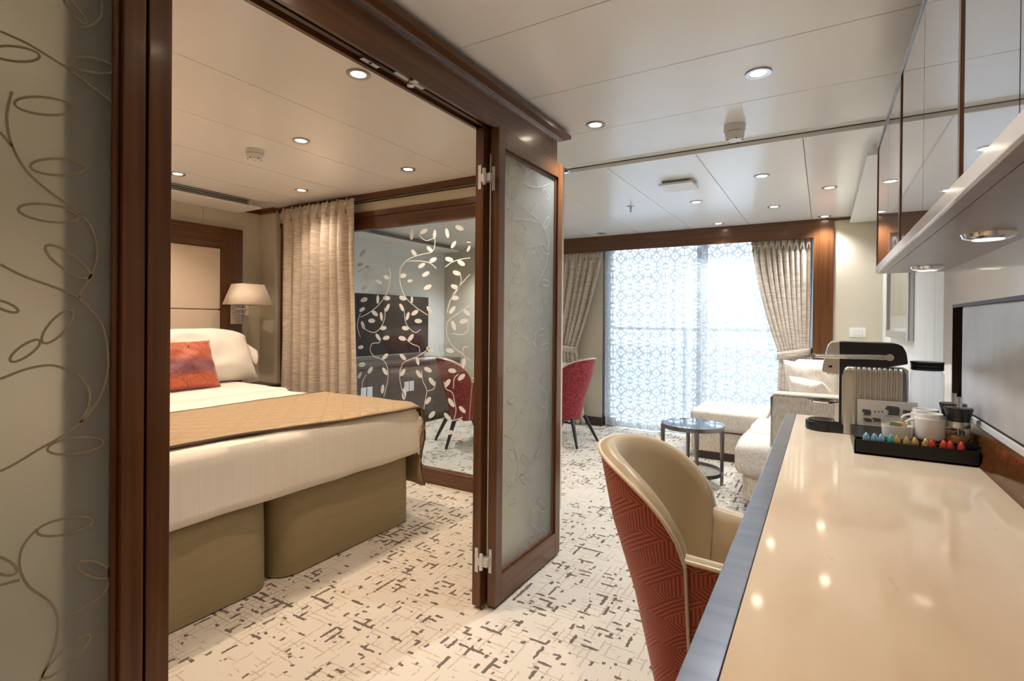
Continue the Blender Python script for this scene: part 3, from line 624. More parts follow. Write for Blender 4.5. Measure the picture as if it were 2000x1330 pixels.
# wall lamp
p0 = PX(458, 605, XL+.06); LX = XL+.26; LY = PX(484, 600, LX).y
lp = thing('wall_lamp', 'swing arm bedside lamp with square cream shade on headboard', 'lamp', (XL+.06, p0.y, p0.z))
zpl = PX(458, 633, XL+.06).z
obj('back_plate', bx(XL+.06, XL+.085, p0.y-.05, p0.y+.05, zpl, zpl+.17, bev=.004), 'chrome', lp)
for dz in (.095, .135): tb = B(); tube(tb, [(XL+.085, p0.y-.01, zpl+dz), (XL+.17, p0.y+.02, zpl+dz), (LX, LY, zpl+dz)], .006); obj('arm', tb, 'chrome', lp)
obj('socket', bx(LX-.016, LX+.016, LY-.016, LY+.016, zpl+.075, zpl+.165, bev=.003), 'chrome', lp)
sb = B(); z0 = PX(480, 595, LX).z; z1 = PX(480, 555, LX).z
for (w_, z) in ((.155, z0), (.10, z1)): pass
rr = [[sb.verts.new((LX+a*w_*.82, LY+b_*w_, z)) for a, b_ in ((-1, -1), (1, -1), (1, 1), (-1, 1))] for w_, z in ((.150, z0), (.098, z1))]
for k in range(4): sb.faces.new((rr[0][k], rr[0][(k+1) % 4], rr[1][(k+1) % 4], rr[1][k]))
so = obj('shade', sb, 'lampshade', lp); md = so.modifiers.new('t', 'SOLIDIFY'); md.thickness = .003
tb = B(); tube(tb, [(LX, LY, zpl+.075), (LX+.002, LY+.004, zpl), (LX-.02, LY-.002, zpl-.07), (LX-.05, LY-.03, zpl-.16)], .0028, 6); obj('flex_cord', tb, 'steel', lp)
ns = thing('nightstand', 'small dark wooden nightstand behind the bed corner', 'nightstand', (XL+.2, 2.66, 0))
obj('body', bx(XL+.065, XL+.36, 2.43, 2.86, .02, .60), 'wood_y', ns); obj('top', bx(XL+.065, XL+.38, 2.42, 2.87, .60, .625, bev=.003), 'dark_wood', ns); obj('drawer', bx(XL+.36, XL+.375, 2.44, 2.85, .32, .58, bev=.002), 'wood_y', ns)
# air vents
def vent(name, label, x0, x1, y0, y1, zc, drop, facing):
    t = thing(name, label, 'air vent', ((x0+x1)/2, (y0+y1)/2, zc-drop))
    obj('underside_panel', bx(x0, x1, y0, y1, zc-drop, zc-drop+.014), 'white_paint', t)
    xf = x1 if facing > 0 else x0
    obj('dark_cavity', bx(min(xf-facing*.05, xf-facing*.2), max(xf-facing*.05, xf-facing*.2), y0+.02, y1-.09, zc-drop+.014, zc), 'slot_dark', t)
    for k in range(3):
        z = zc-drop+.024+k*(drop-.02)/3.2
        obj('slat', bx(min(xf-facing*.024, xf-facing*.016), max(xf-facing*.024, xf-facing*.016), y0, y1-.09, z, z+.0045), 'steel', t)
    obj('end_cap', bx(min(xf, xf-facing*.2), max(xf, xf-facing*.2), y1-.09, y1-.085, zc-drop+.014, zc), 'white_paint', t)
vent('air_vent', 'white slotted ceiling vent above the headboard', XL, -4.108, .2, 2.69, ZB, .064, 1)
vent('air_vent.001', 'white slotted ceiling vent above the television, behind the glass', XL, -4.08, 3.2, 5.45, ZF, .064, 1)
tac = thing('air_vent', 'white boxed air unit under the ceiling beyond the wall cabinet', 'air vent', (.3, 4.4, 2.09))
obj('underside_panel', bx(.192, XR, 3.34, 5.50, 2.092, 2.106), 'white_paint', tac); obj('box_side', bx(.215, XR, 3.345, 5.50, 2.106, ZF), 'white_paint', tac)

# ------------------------------------------------------------------ curtains
def curtain(name, label, xt0, xt1, y, z0, z1, nf, amp, wf, m, thick=.004, uvs=False, nz=40, group=None, pleats=True, cat='curtain', lean=None):
    t = thing(name, label, cat, ((xt0+xt1)/2, y, z0), group=group)
    bm = B(); nu = nf*10
    def fn(u, v):
        z = z1+(z0-z1)*v; a, b_ = wf(v); x = xt0+(xt1-xt0)*(a+(b_-a)*u)
        tight = (b_-a); ph = u*nf*2*PI+.6*math.sin(u*17)+.25*math.sin(v*5+u*9)
        am = amp*(.45+.55*min(1, v*6))*(.75+.35*noise.noise(Vector((u*7, v*2, nf))))*(1 if tight > .6 else .85)
        return Vector((x+.25*amp*math.cos(ph*1.0)*min(1, v*5), y+am*math.sin(ph), z))
    surf(bm, fn, nu, nz, (lambda u, v: ((xt1-xt0)*u*1.35, (z1-z0)*(1-v))))
    o = obj('cloth', bm, m, t, ang=180)
    if thick: md = o.modifiers.new('t', 'SOLIDIFY'); md.thickness = thick
    if pleats:
        for k in range(nf):
            u = (k+.5)/nf; x = xt0+(xt1-xt0)*(wf(0)[0]+(wf(0)[1]-wf(0)[0])*u)
            b2 = B()
            for d in (-.007, 0, .007): tube(b2, [(x+d*.3, y-amp*.6, z1+.004), (x+d, y-amp*.9-.006, z1-.06), (x+d*2.2, y-amp*.7, z1-.12)], [.004, .006, .003], 6)
            obj('pinch_pleat', b2, m, t)
    return t
yc = 2.86
a0, a1 = PY(552, 430, yc).x, PY(693, 420, yc).x; a2, a3 = PY(549, 760, yc).x, PY(700, 760, yc).x
curtain('curtain', 'beige pleated curtain drawn aside between headboard and glass wall', a0, a1, yc, .02, ZB-.045, 8, .05, lambda v: ((-.02*v), 1+.06*min(1, v*1.5)), 'curtain_fabric')
YC = 5.57
c0, c1 = PY(1467, 480, YC).x, PY(1586, 470, YC).x; zt = zb+.03
vt = (zt-.88)/(zt-.02)
cw = lambda lo, hi: (lambda v: (lo[0]+(lo[1]-lo[0])*min(1, v/vt)**1.5 if v < vt else lo[1]+(lo[2]-lo[1])*(v-vt)/(1-vt), hi[0]+(hi[1]-hi[0])*min(1, v/vt)**1.3 if v < vt else hi[1]+(hi[2]-hi[1])*(v-vt)/(1-vt)))
rc = curtain('curtain.001', 'grey beige curtain tied back beside the wooden column', c0, c1, YC, .02, zt, 10, .035, cw((0, .50, .42), (1, .97, 1.0)), 'curtain_fabric')
tbm = B(); xa, xb = c0+(c1-c0)*.49, c1
surf(tbm, lambda u, v: Vector((xa-.012+(xb-xa+.02)*u, YC-.062*math.sin(PI*(.08+.92*min(1, u*1.0)))-.005 if u < .97 else YC+.02, .845+.075*v+.05*u)), 20, 3); o = obj('tieback', tbm, 'curtain_fabric', rc); md = o.modifiers.new('t', 'SOLIDIFY'); md.thickness = .006
c2_, c3_ = PY(1080, 495, YC).x-.12, PY(1178, 490, YC).x
lc = curtain('curtain.002', 'grey beige curtain tied back behind the red dining chair', c2_, c3_, YC-.02, .02, zt, 9, .035, cw((0, .02, 0), (1, .60, .74)), 'curtain_fabric')
tbm = B(); xa, xb = c2_, c2_+(c3_-c2_)*.61
surf(tbm, lambda u, v: Vector((xa+(xb-xa)*u, YC-.07-.01*math.sin(PI*u), .86+.07*v-.03*u)), 16, 3); o = obj('tieback', tbm, 'curtain_fabric', lc); md = o.modifiers.new('t', 'SOLIDIFY'); md.thickness = .006
YSH = 5.655
s0, s1, s2 = PY(1180, 490, YSH).x, PY(1367, 480, YSH).x, -.12
curtain('sheer_curtain', 'white patterned sheer curtain, left half of the balcony window', s0, s1+.02, YSH, .012, zt+.03, 9, .016, lambda v: (.0+.03*v, 1.0), 'sheer_fabric', 0, nz=24, pleats=False, group='sheer curtains')
curtain('sheer_curtain.001', 'white patterned sheer curtain, right half of the balcony window', s1-.03, s2, YSH+.014, .012, zt+.03, 9, .016, lambda v: (.0, 1.0), 'sheer_fabric', 0, nz=24, pleats=False, group='sheer curtains')

# ------------------------------------------------------------------ television corner (behind the glass)
XT = XL+.07
tv = thing('television', 'large black wall television seen through the leaf patterned glass', 'television', (XL, 4.5, .78))
ty0, ty1, tz0, tz1 = PX(694, 571, XT).y-.06, PX(837.5, 581, XT).y, .775, 1.485
obj('casing', bx(XL+.02, XT-.003, ty0, ty1, tz0, tz1, bev=.004), 'black_plastic', tv); obj('screen', bx(XT-.004, XT, ty0+.008, ty1-.008, tz0+.014, tz1-.008), 'tv_screen', tv); obj('lower_trim', bx(XT-.004, XT+.001, ty0, ty1, tz0, tz0+.010), 'steel', tv)
XD = -3.955; dz = .725
ds = thing('dresser', 'low grey brown dresser under the television', 'dresser', (XL+.25, 4.3, 0)); ye = PX(900, 697, XD).y
obj('carcass', bx(XL+.005, XD-.02, YG+.1, ye-.01, .08, dz-.03), 'dresser_wood', ds); obj('top', bx(XL+.005, XD+.005, YG+.08, ye, dz-.03, dz, bev=.002), 'dresser_wood', ds); obj('plinth', bx(XL+.005, XD-.05, YG+.1, ye-.02, 0, .08), 'dark_wood', ds)
jt = [PX(x, 740, XD).y for x in (716, 760, 799, 836, 870)]
jt = [YG+.1]+sorted(jt)+[ye-.01]
for i, (a, b_) in enumerate(zip(jt, jt[1:])):
    dd = obj('door', bx(XD-.02, XD, a+.002, b_-.002, .09, dz-.075, bev=.001), 'dresser_wood', ds)
    if i in (0, 1, 2, 3):
        e_ = b_-.006 if i in (0, 2) else a+.006; s_ = -1 if i in (0, 2) else 1
        obj('handle', bx(XD, XD+.004, min(e_, e_+s_*.07), max(e_, e_+s_*.07), .40, .51), 'panel_white', dd)
obj('rail', bx(XD-.02, XD-.001, YG+.1, ye-.01, dz-.073, dz-.032), 'dresser_wood', ds)
g = PX(835, 693, XD-.15); tr = thing('serving_tray', 'small white tray on the dresser end', 'tray', (g.x, g.y, dz))
obj('plate', bx(g.x-.09, g.x+.09, g.y-.16, g.y+.16, dz, dz+.012, bev=.004), 'ceramic', tr); obj('rim', bx(g.x-.095, g.x+.095, g.y-.165, g.y-.155, dz, dz+.022), 'ceramic', tr)
for i, px_ in enumerate((862, 876)):
    g = PX(px_, 690, XD-.16)
    wg = thing('wine_glass', ('stemmed glass on the dresser beside the white tray', 'stemmed glass standing at the far dresser end')[i], 'glass', (g.x, g.y, dz), group='glassware on the dresser')
    b2 = B(); lathe(b2, [(0, dz+.001), (.033, dz+.002), (.004, dz+.008), (.004, dz+.07), (.03, dz+.09), (.038, dz+.12), (.032, dz+.165)], g.x, g.y, 18); obj('bowl_and_stem', b2, 'clear_glass', wg)

# ------------------------------------------------------------------ tub chairs
def tub_chair(name, label, fabric, loc, rz, group=None, lining='tan_leather', zlow=.235, splay=.225):
    t = thing(name, label, 'chair', loc, rz, group)
    hw, ub, arm = .214, -.03, .24
    tot_arc = PI/2*.22
    def plan(s):     # s in -1..1 : half plan, 0 = back centre
        L = tot_arc+arm; d = abs(s)*L; sg = 1 if s >= 0 else -1
        if d < tot_arc: a = d/.22; u, v = ub-.185*math.cos(a), hw*math.sin(a); n = Vector((-math.cos(a)*hw, math.sin(a)*.185)).normalized()
        else: u, v = ub+(d-tot_arc), hw-.02*((d-tot_arc)/arm); n = Vector((0, 1))
        return Vector((u, v*sg)), Vector((n.x, n.y*sg))
    def flare(z): return -.085+.10*min(1, (z-.20)/.45) if z < .65 else .015+.02*(z-.65)/.2
    SB = .64
    def top_back(s): return .60+.235*max(0, 1-abs(s/SB)**2.7)**.62
    def top_arm(s): return .615-.02*(abs(s)-.6)/.4
    def lean(s, z): return -.045*max(0, (z-.45))/.4*max(0, math.cos(min(abs(s)/SB, 1)*PI/2))
    def pt(s, z, inset):
        p, n = plan(s); q = p+n*(flare(z)-inset); return Vector((q.x+lean(s, z), q.y, z))
    Lt = tot_arc+arm
    def shell(s0, s1, top, zb_, ins_o, ins_i, nm_o, nm_i, n=36):
        bo, bi = B(), B()
        surf(bo, lambda u, v: pt(s0+(s1-s0)*u, zb_+(top(s0+(s1-s0)*u)-zb_)*v, ins_o), n, 14, lambda u, v: ((s0+(s1-s0)*u)*Lt+3, zb_+(top(s0+(s1-s0)*u)-zb_)*v+2))
        obj(nm_o, bo, fabric, t, local=True, ang=180)
        def inn(u, v):
            s = s0+(s1-s0)*u; tp = top(s)
            if v < .25: k = v/.25; a = k*PI/2; return pt(s, tp+.012*math.sin(k*PI), ins_o+.004+(ins_i-ins_o)*.8*k)
            k = (v-.25)/.75; return pt(s, tp+(.36-tp)*k, ins_o+.004+(ins_i-ins_o)*(.8+.2*k)+.02*math.sin(k*PI))
        surf(bi, inn, n, 16); obj(nm_i, bi, lining, t, local=True, ang=180)
        pp = B(); tube(pp, [pt(s0+(s1-s0)*k/48, top(s0+(s1-s0)*k/48)+.001, ins_o-.001) for k in range(49)], .0055, 7); obj('piping', pp, 'piping_cream', t, local=True)
        for e in (s0, s1):
            ed = B(); tube(ed, [pt(e, zb_+(top(e)-zb_)*k/10, ins_o-.0005) for k in range(11)], .0045, 6); obj('piping', ed, 'piping_cream', t, local=True)
            cp = B(); surf(cp, lambda u, v: pt(e, zb_+(top(e)-zb_)*v, ins_o+(ins_i-ins_o)*u), 2, 6); obj('end_panel', cp, fabric, t, local=True)
    shell(-SB, SB, top_back, zlow, 0, .06, 'back', 'back_lining', 44)
    for sg in (-1, 1): shell(sg*.635, sg*1.0, top_arm, zlow+.01, .006, .05, 'arm', 'arm_lining', 14)
    st = B(); PL = [plan(s/16-1) for s in range(33)]
    rings = []
    for ins, k_, z in ((.03, 1, .32), (.03, 1, .36), (.035, 1, .455), (.05, 1, .475), (.08, .9, .487), (.1, .4, .492)): rings.append([st.verts.new(((p.x+n_.x*(flare(z)-ins))*k_, (p.y+n_.y*(flare(z)-ins))*k_, z)) for p, n_ in PL])
    for A, C in zip(rings, rings[1:]):
        for k in range(len(A)): st.faces.new((A[k], A[(k+1) % len(A)], C[(k+1) % len(A)], C[k]))
    st.faces.new(rings[-1]); st.faces.new(rings[0][::-1]); obj('seat', st, lining, t, local=True, ang=60)
    un = B(); o2 = [plan(s/16-1)[0]+plan(s/16-1)[1]*(-.10) for s in range(33)]
    prism(un, [(p.x, p.y, zlow-.004) for p in o2], (0, 0, .33-zlow)); obj('underside', un, fabric, t, local=True)
    for sx, sy in ((-1, -1), (-1, 1), (1, -1), (1, 1)):
        lg = B(); tube(lg, [(sx*.12-.02, sy*.12, zlow+.02), (sx*splay-.02, sy*splay*.92, 0)], [.022, .012], 10); obj('leg', lg, 'leg_dark', t, local=True)
    return t
tub_chair('desk_chair', 'tub chair with red geometric back and tan leather seat at the desk', 'red_geometric', (-.282, 1.52, 0), .0, zlow=.15, splay=.13)
tub_chair('dining_chair', 'red tub chair seen through the leaf patterned glass', 'red_specked', (-3.0, 4.13, 0), math.atan2(.79, .6), group='red dining chairs')
tub_chair('dining_chair.001', 'red tub chair in front of the left window curtain', 'red_specked', (-2.19, 4.72, 0), PI-.1, group='red dining chairs')
dt = thing('dining_table', 'round pedestal dining table between the two red chairs', 'table', (-2.62, 4.82, 0))
obj('top', lathe(B(), [(0, .715), (.40, .715), (.41, .725), (.41, .74), (.40, .745), (0, .745)], -2.62, 4.82, 40), 'ceramic', dt); obj('column', lathe(B(), [(.035, .02), (.035, .715)], -2.62, 4.82, 16), 'steel', dt); obj('foot', lathe(B(), [(0, 0), (.24, 0), (.24, .012), (.04, .03)], -2.62, 4.82, 32), 'steel', dt)

# ------------------------------------------------------------------ coffee table
CX_, CY_, R_ = -.825, 3.99, .222; ch = .45
ct = thing('coffee_table', 'small round bronze side table with glass top and lower shelf', 'table', (CX_, CY_, 0))
obj('glass_top', lathe(B(), [(0, ch-.008), (R_-.004, ch-.008), (R_-.004, ch), (0, ch)], CX_, CY_, 48), 'table_glass', ct)
obj('top_ring', lathe(B(), [(R_-.012, ch-.03), (R_, ch-.03), (R_, ch-.001), (R_-.005, ch-.001), (R_-.005, ch-.009), (R_-.012, ch-.009), (R_-.012, ch-.03)], CX_, CY_, 48), 'bronze_metal', ct)
obj('under_plate', lathe(B(), [(0, ch-.012), (R_-.012, ch-.012), (R_-.012, ch-.016), (0, ch-.016)], CX_, CY_, 40), 'bronze_metal', ct)
zs = .105; obj('shelf_ring', lathe(B(), [(R_-.022, zs-.012), (R_-.008, zs-.012), (R_-.008, zs+.014), (R_-.022, zs+.014), (R_-.022, zs-.012)], CX_, CY_, 48), 'bronze_metal', ct)
obj('shelf_glass', lathe(B(), [(0, zs), (R_-.022, zs), (R_-.022, zs+.006), (0, zs+.006)], CX_, CY_, 40), 'table_glass', ct)
for k in range(4):
    a = math.radians(20+90*k); lx, ly = CX_+(R_-.012)*math.cos(a), CY_+(R_-.012)*math.sin(a); b2 = B()
    tube(b2, [(lx, ly, ch-.02), (lx, ly, 0)], [.0165, .011], 4); obj('leg', b2, 'bronze_metal', ct)

# ------------------------------------------------------------------ sofa
sf = thing('sofa', 'cream woven corner sofa with chaise under the window', 'sofa', (-.1, 4.5, 0))
sx0, sx1, sy0, sy1 = -.455, XR-.01, 3.60, 5.45
obj('base', rbox(sx0+.02, sx1, sy0+.01, 5.40, .06, .235, .015), 'sofa_weave', sf)
obj('plinth', bx(sx0+.06, sx1-.02, sy0+.05, 5.36, 0, .06), 'dark_wood', sf)
obj('chaise_base', rbox(-.995, sx0+.05, 4.77, 5.42, .07, .245, .012), 'sofa_weave', sf); obj('chaise_plinth', bx(-.96, sx0+.1, 4.80, 5.40, 0, .07), 'dark_wood', sf)
obj('chaise_cushion', rbox(-1.005, -.40, 4.755, 5.42, .252, .425, .03, 4, 3, .004, 6), 'sofa_top', sf)
obj('seat_cushion', rbox(sx0-.03, .14, 3.575, 4.05, .225, .425, .05, 4, 4, .012, 5, 1), 'sofa_top', sf); obj('seat_cushion', rbox(sx0-.02, .14, 4.06, 4.75, .225, .42, .05, 4, 4, .012, 5, 2), 'sofa_top', sf); obj('seat_cushion', rbox(-.39, .14, 4.76, 5.40, .225, .42, .04, 4, 4, .008, 5, 3), 'sofa_top', sf)
obj('arm', rbox(-.275, sx1, 3.60, 3.74, .425, .765, .022, 4), 'sofa_weave', sf); pp = B(); tube(pp, [(-.272, 3.598, .43), (-.272, 3.598, .74), (-.255, 3.598, .758), (.40, 3.598, .758)], .006, 6); obj('arm_piping', pp, 'sofa_top', sf)
obj('backrest', rbox(.22, sx1, 3.74, 5.42, .235, .78, .03, 4), 'sofa_weave', sf)
obj('back_cushion', rbox(-.225, .2, 5.22, 5.40, .425, .875, .05, 4, 3, .008, 4, 4), 'sofa_top', sf); obj('back_cushion', rbox(.125, .23, 4.42, 5.20, .425, .86, .045, 4, 3, .008, 4, 5), 'sofa_top', sf); obj('back_cushion', rbox(.125, .23, 3.75, 4.41, .425, .86, .045, 4, 3, .008, 4, 6), 'sofa_top', sf)
pillow('cushion.001', 'cream cushion with tiny brown dots on the sofa', 'cushion', 'cushion_dotted', (-.06, 4.95, .655), .48, .48, .14, -.30, .95, seed=2)
pillow('cushion.002', 'peach tinted cushion behind the coffee machine on the sofa', 'cushion', 'cushion_dotted', (-.03, 4.45, .625), .42, .38, .13, -.55, .55, seed=9)

# ------------------------------------------------------------------ desk
ZD = .77
dk = thing('desk', 'long desk with polished cream stone top and brushed metal edge', 'desk', (.15, 1.2, 0))
dy0, dy1 = -.9, 2.79
obj('stone_top', bx(-.1035, .42, dy0, dy1, ZD-.035, ZD, bev=.0015), 'stone', dk)
obj('metal_edge', bx(-.148, -.104, dy0, dy1+.002, ZD-.055, ZD+.001, bev=.002), 'blue_steel', dk)
obj('apron', bx(-.12, .42, dy0, dy1-.01, ZD-.12, ZD-.036), 'dark_wood', dk)
for a, b_ in ((dy1-.06, dy1-.01), (dy0, dy0+.05)): obj('side_panel', bx(-.10, .42, a, b_, 0, ZD-.12), 'dark_wood', dk)
# back panel with niche
mat('niche_dark', (.018, .011, .009), .8, spec=0)
XN = .432
wp = thing('wall_desk', 'white glossy back panel framing the padded desk niche', None, (XN, 1.3, ZD), kind='structure')
nz0, nz1, ny = .895, 1.276, PX(1859.5, 680, XN).y
obj('upper_panel', bx(XN, XR-.001, dy0, ny, nz1, 1.42), 'panel_white', wp); obj('end_panel', bx(XN, XR-.001, ny, PX(1842.5, 650, XN).y, ZD+.0, 1.42), 'panel_white', wp)
obj('niche_reveal', bx(XN+.004, XR+.045, ny-.012, ny, nz0, nz1), 'niche_dark', wp)
obj('ledge', bx(XN-.006, XN+.02, dy0, ny, nz0-.022, nz0, bev=.004), 'panel_white', wp)
bsp = B(); prism(bsp, [(XN+.02, dy0, ZD-.002), (.405, dy0, ZD-.002), (.412, dy0, ZD+.02), (XN-.006, dy0, nz0-.022), (XN+.02, dy0, nz0-.022)], (0, ny-dy0+.04, 0)); obj('wood_backsplash', bsp, 'wood_gloss', wp)
obj('padded_panel', rbox(XN-.004, XN+.012, dy0+.05, PX(1881, 690, XN).y, nz0+.004, nz1-.012, .008, 3), 'silver_leather', wp)
obj('shadow_line', bx(XN-.001, XN+.006, dy0, ny, nz1-.012, nz1), 'slot_dark', wp); obj('shadow_line', bx(XN-.001, XN+.004, dy0, ny, nz0, nz0+.005), 'slot_dark', wp)
obj('niche_back', bx(XN+.001, XR, dy0, ny-.0, nz0, nz1), 'niche_dark', wp)

# ------------------------------------------------------------------ wall cabinet
cb = thing('wall_cabinet', 'long glossy wall cabinet with mirrored glass doors above the desk', 'cabinet', (.32, 1.2, 1.42))
cy0, cy1, cx, cz0, cz1 = -.9, 2.79, .20, 1.42, 1.977
obj('carcass', bx(cx+.022, XR-.001, cy0, cy1, cz0+.012, cz1-.004), 'wood_y', cb)
obj('underside', bx(cx+.03, XR-.001, cy0, cy1, cz0, cz0+.012), 'dark_wood', cb); obj('underside_rail', bx(cx+.004, cx+.0285, cy0, cy1, cz0, cz0+.012), 'dark_wood', cb)
mat('cab_under', (.20, .16, .15), .3, c2=(.16, .125, .115), vscale=(3, 40, 3)); cb.children[-1].data.materials[0] = MATS['cab_under']; cb.children[-2].data.materials[0] = MATS['cab_under']
obj('lower_rail', bx(cx-.004, cx+.02, cy0, cy1, cz0+.001, cz0+.031, bev=.002), 'panel_white', cb); obj('top_rail', bx(cx-.004, cx+.02, cy0, cy1, cz1-.014, cz1, bev=.002), 'blue_steel', cb)
jn = [PX(x, 330, cx).y for x in (1735, 1759, 1803, 1875.5)]
edges = [cy1]+jn+[.85, .3, -.3, cy0]
for i, (b_, a) in enumerate(zip(edges, edges[1:])):
    wide = i in (1, 3)
    gp = .002
    obj('glass_door', bx(cx, cx+.018, a+gp, b_-gp, cz0+.032, cz1-.015), 'cabinet_glass', cb, smooth=False)
for yj_, wd in ((cy1-.006, .012), (jn[1], .026), (jn[3], .016)):
    obj('wood_strip', bx(cx-.003, cx+.019, yj_-wd/2, yj_+wd/2, cz0+.032, cz1-.015), 'wood_z', cb)
for i, (px_, py_) in enumerate(((1930, 456), (1811, 521))):
    p = PZ(px_, py_, cz0)
    ul = thing('puck_light', ('round chrome light under the cabinet, nearer the camera', 'round chrome light under the cabinet above the coffee machine')[i], 'light', (p.x, p.y, cz0), group='under cabinet lights')
    b2 = B(); lathe(b2, [(0, cz0-.014), (.030, cz0-.014), (.034, cz0-.015), (.048, cz0-.010), (.052, cz0-.001), (.052, cz0)], p.x, p.y, 40); obj('rim', b2, 'chrome', ul)
    obj('lens', lathe(B(), [(0, cz0-.0155), (.03, cz0-.0155), (.03, cz0-.0145)], p.x, p.y, 32), 'lens_dim', ul)

# ------------------------------------------------------------------ coffee machine
MY0, MY1 = 2.39, 2.53
cm = thing('coffee_machine', 'silver ribbed capsule coffee machine with black top on the desk', 'coffee machine', (.12, 2.46, ZD))
mx0, mx1, mz = .064, .276, 1.035
bm = B(); n = 132; prof = []
for k in range(n+1):
    x = mx0+(mx1-mx0)*k/n; t = (x-(mx0+.035))/(mx1-mx0-.05)
    rib = .0042*math.cos(t*10*2*PI) if 0 < t < 1 else .0042
    prof.append((x, MY0+rib-.002+(.03*max(0, (x-(mx1-.03))/.03)**2)+(.012*max(0, (mx0+.012-x)/.012)**2)))
def mbody(u, v):
    x, y = prof[int(round(u*n))]; zt_ = mz-.022*max(0, (mx0+.022-x)/.022)**2-.03*max(0, (x-(mx1-.03))/.03)**2
    if v < .8: return Vector((x, y, ZD+.002+(zt_-.012-ZD)*v/.8))
    a = (v-.8)/.2*PI/2; return Vector((x, y+.02*(1-math.cos(a)), zt_-.012+.012*math.sin(a)))
surf(bm, mbody, n, 12); obj('ribbed_side', bm, 'silver_paint', cm, ang=180)
obj('body_core', bx(mx0+.004, mx1-.002, MY0+.018, MY1, ZD, mz-.004, bev=.008), 'silver_paint', cm)
hp = [(PY(x, y, MY0)) for x, y in ((1617, 676), (1624, 668), (1641, 667), (1641, 733), (1620, 731), (1605, 726), (1607, 714))]
bm = B(); prism(bm, [(p.x, MY0+.012, p.z) for p in hp], (0, .11, 0), .004); obj('silver_head', bm, 'silver_paint', cm)
hp = [(PY(x, y, MY0)) for x, y in ((1641, 667), (1752, 671), (1764, 676), (1772, 690), (1775, 712), (1641, 733))]
bm = B(); prism(bm, [(p.x, MY0+.010, p.z) for p in hp], (0, .114, 0), .006); obj('black_hood', bm, 'black_plastic', cm)
a, b_ = PY(1588, 695, MY0), PY(1737, 698, MY0)
tb = B(); tube(tb, [(a.x, MY0-.006, a.z+.004), (b_.x, MY0-.006, b_.z+.005)], .0045, 10); tube(tb, [(a.x, MY0-.006, a.z-.004), (b_.x, MY0-.006, b_.z-.005)], .0045, 10); tube(tb, [(a.x, MY0-.002, a.z), (a.x, MY0+.13, a.z)], .0065, 10); obj('lever', tb, 'chrome', cm)
for p, r_ in ((a, .009), (b_, .013)):
    b2 = B(); lathe(b2, [(0, -.006), (r_, -.006), (r_, .006), (0, .006)], 0, 0, 20); bmesh.ops.transform(b2, matrix=Matrix.Translation((p.x, MY0-.010, p.z)) @ Matrix.Rotation(PI/2, 4, 'X'), verts=b2.verts[:]); obj('lever_pivot', b2, 'chrome', cm)
p = PY(1622, 716, MY0); obj('spout_recess', bx(p.x-.006, p.x+.006, MY0+.010, MY0+.013, p.z-.004, p.z+.004), 'black_plastic', cm)
for dx in (-.006, .006): obj('spout', lathe(B(), [(.004, p.z-.034), (.005, p.z-.018)], p.x+dx, MY0+.05, 10), 'black_plastic', cm)
zc_ = PY(1600, 786, MY0).z; xl = PY(1577, 786, MY0).x
cg_ = obj('cup_grid', lathe(B(), [(0, zc_-.003), (.048, zc_-.004), (.052, zc_+.002), (.048, zc_+.003), (0, zc_+.002)], xl+.052, MY0+.06, 28, sx=1, sy=.9), 'chrome', cm)
obj('grid_post', bx(mx0-.022, mx0-.008, MY0+.03, MY0+.09, ZD+.04, zc_), 'chrome', cm); obj('front_spine', bx(mx0-.008, mx0+.006, MY0+.02, MY0+.10, ZD+.02, 1.0), 'black_plastic', cm)
xb_ = PY(1572, 835, MY0+.02).x
db = B(); lathe(db, [(0, ZD), (.064, ZD), (.067, ZD+.004), (.067, ZD+.035), (.063, ZD+.037), (0, ZD+.037)], xb_+.067, MY0+.068, 36); obj('drip_tray', db, 'black_plastic', cm); obj('base_block', bx(xb_+.067, mx0+.02, MY0+.004, MY0+.13, ZD, ZD+.037, bev=.004), 'black_plastic', cm)
dg_ = obj('drip_grid', lathe(B(), [(0, ZD+.0375), (.055, ZD+.0375), (.058, ZD+.040), (0, ZD+.041)], xb_+.067, MY0+.068, 32), 'chrome', cm)
for rr_ in (.018, .034, .048): 
    for zz, cxx, gp_ in ((ZD+.0415, xb_+.067, dg_), (zc_+.0025, xl+.052, cg_)): obj('grid_ring', lathe(B(), [(rr_, zz), (rr_+.007, zz), (rr_+.007, zz+.0008), (rr_, zz+.0008)], cxx, MY0+.064, 28), 'black_gloss', gp_)
tx0, tx1 = mx1+.006, PY(1846, 720, MY0+.05).x; tcx = (tx0+tx1)/2; tr_ = (tx1-tx0)/2; tcy = MY0+.062
wt_ = obj('water_tank', lathe(B(), [(0, ZD+.006), (tr_-.004, ZD+.006), (tr_, ZD+.02), (tr_, 1.01), (tr_-.006, 1.03)], tcx, tcy, 36), 'tank_glass', cm)
obj('tank_lid', lathe(B(), [(tr_-.005, 1.028), (tr_-.001, 1.03), (tr_-.001, 1.038), (tr_-.004, 1.039), (tr_-.001, 1.041), (tr_-.001, 1.050), (tr_-.004, 1.051), (tr_, 1.053), (tr_, 1.06), (0, 1.062)], tcx, tcy, 36), 'black_plastic', wt_); obj('tank_foot', lathe(B(), [(0, ZD), (tr_, ZD), (tr_, ZD+.008), (0, ZD+.01)], tcx, tcy, 30), 'black_plastic', cm)

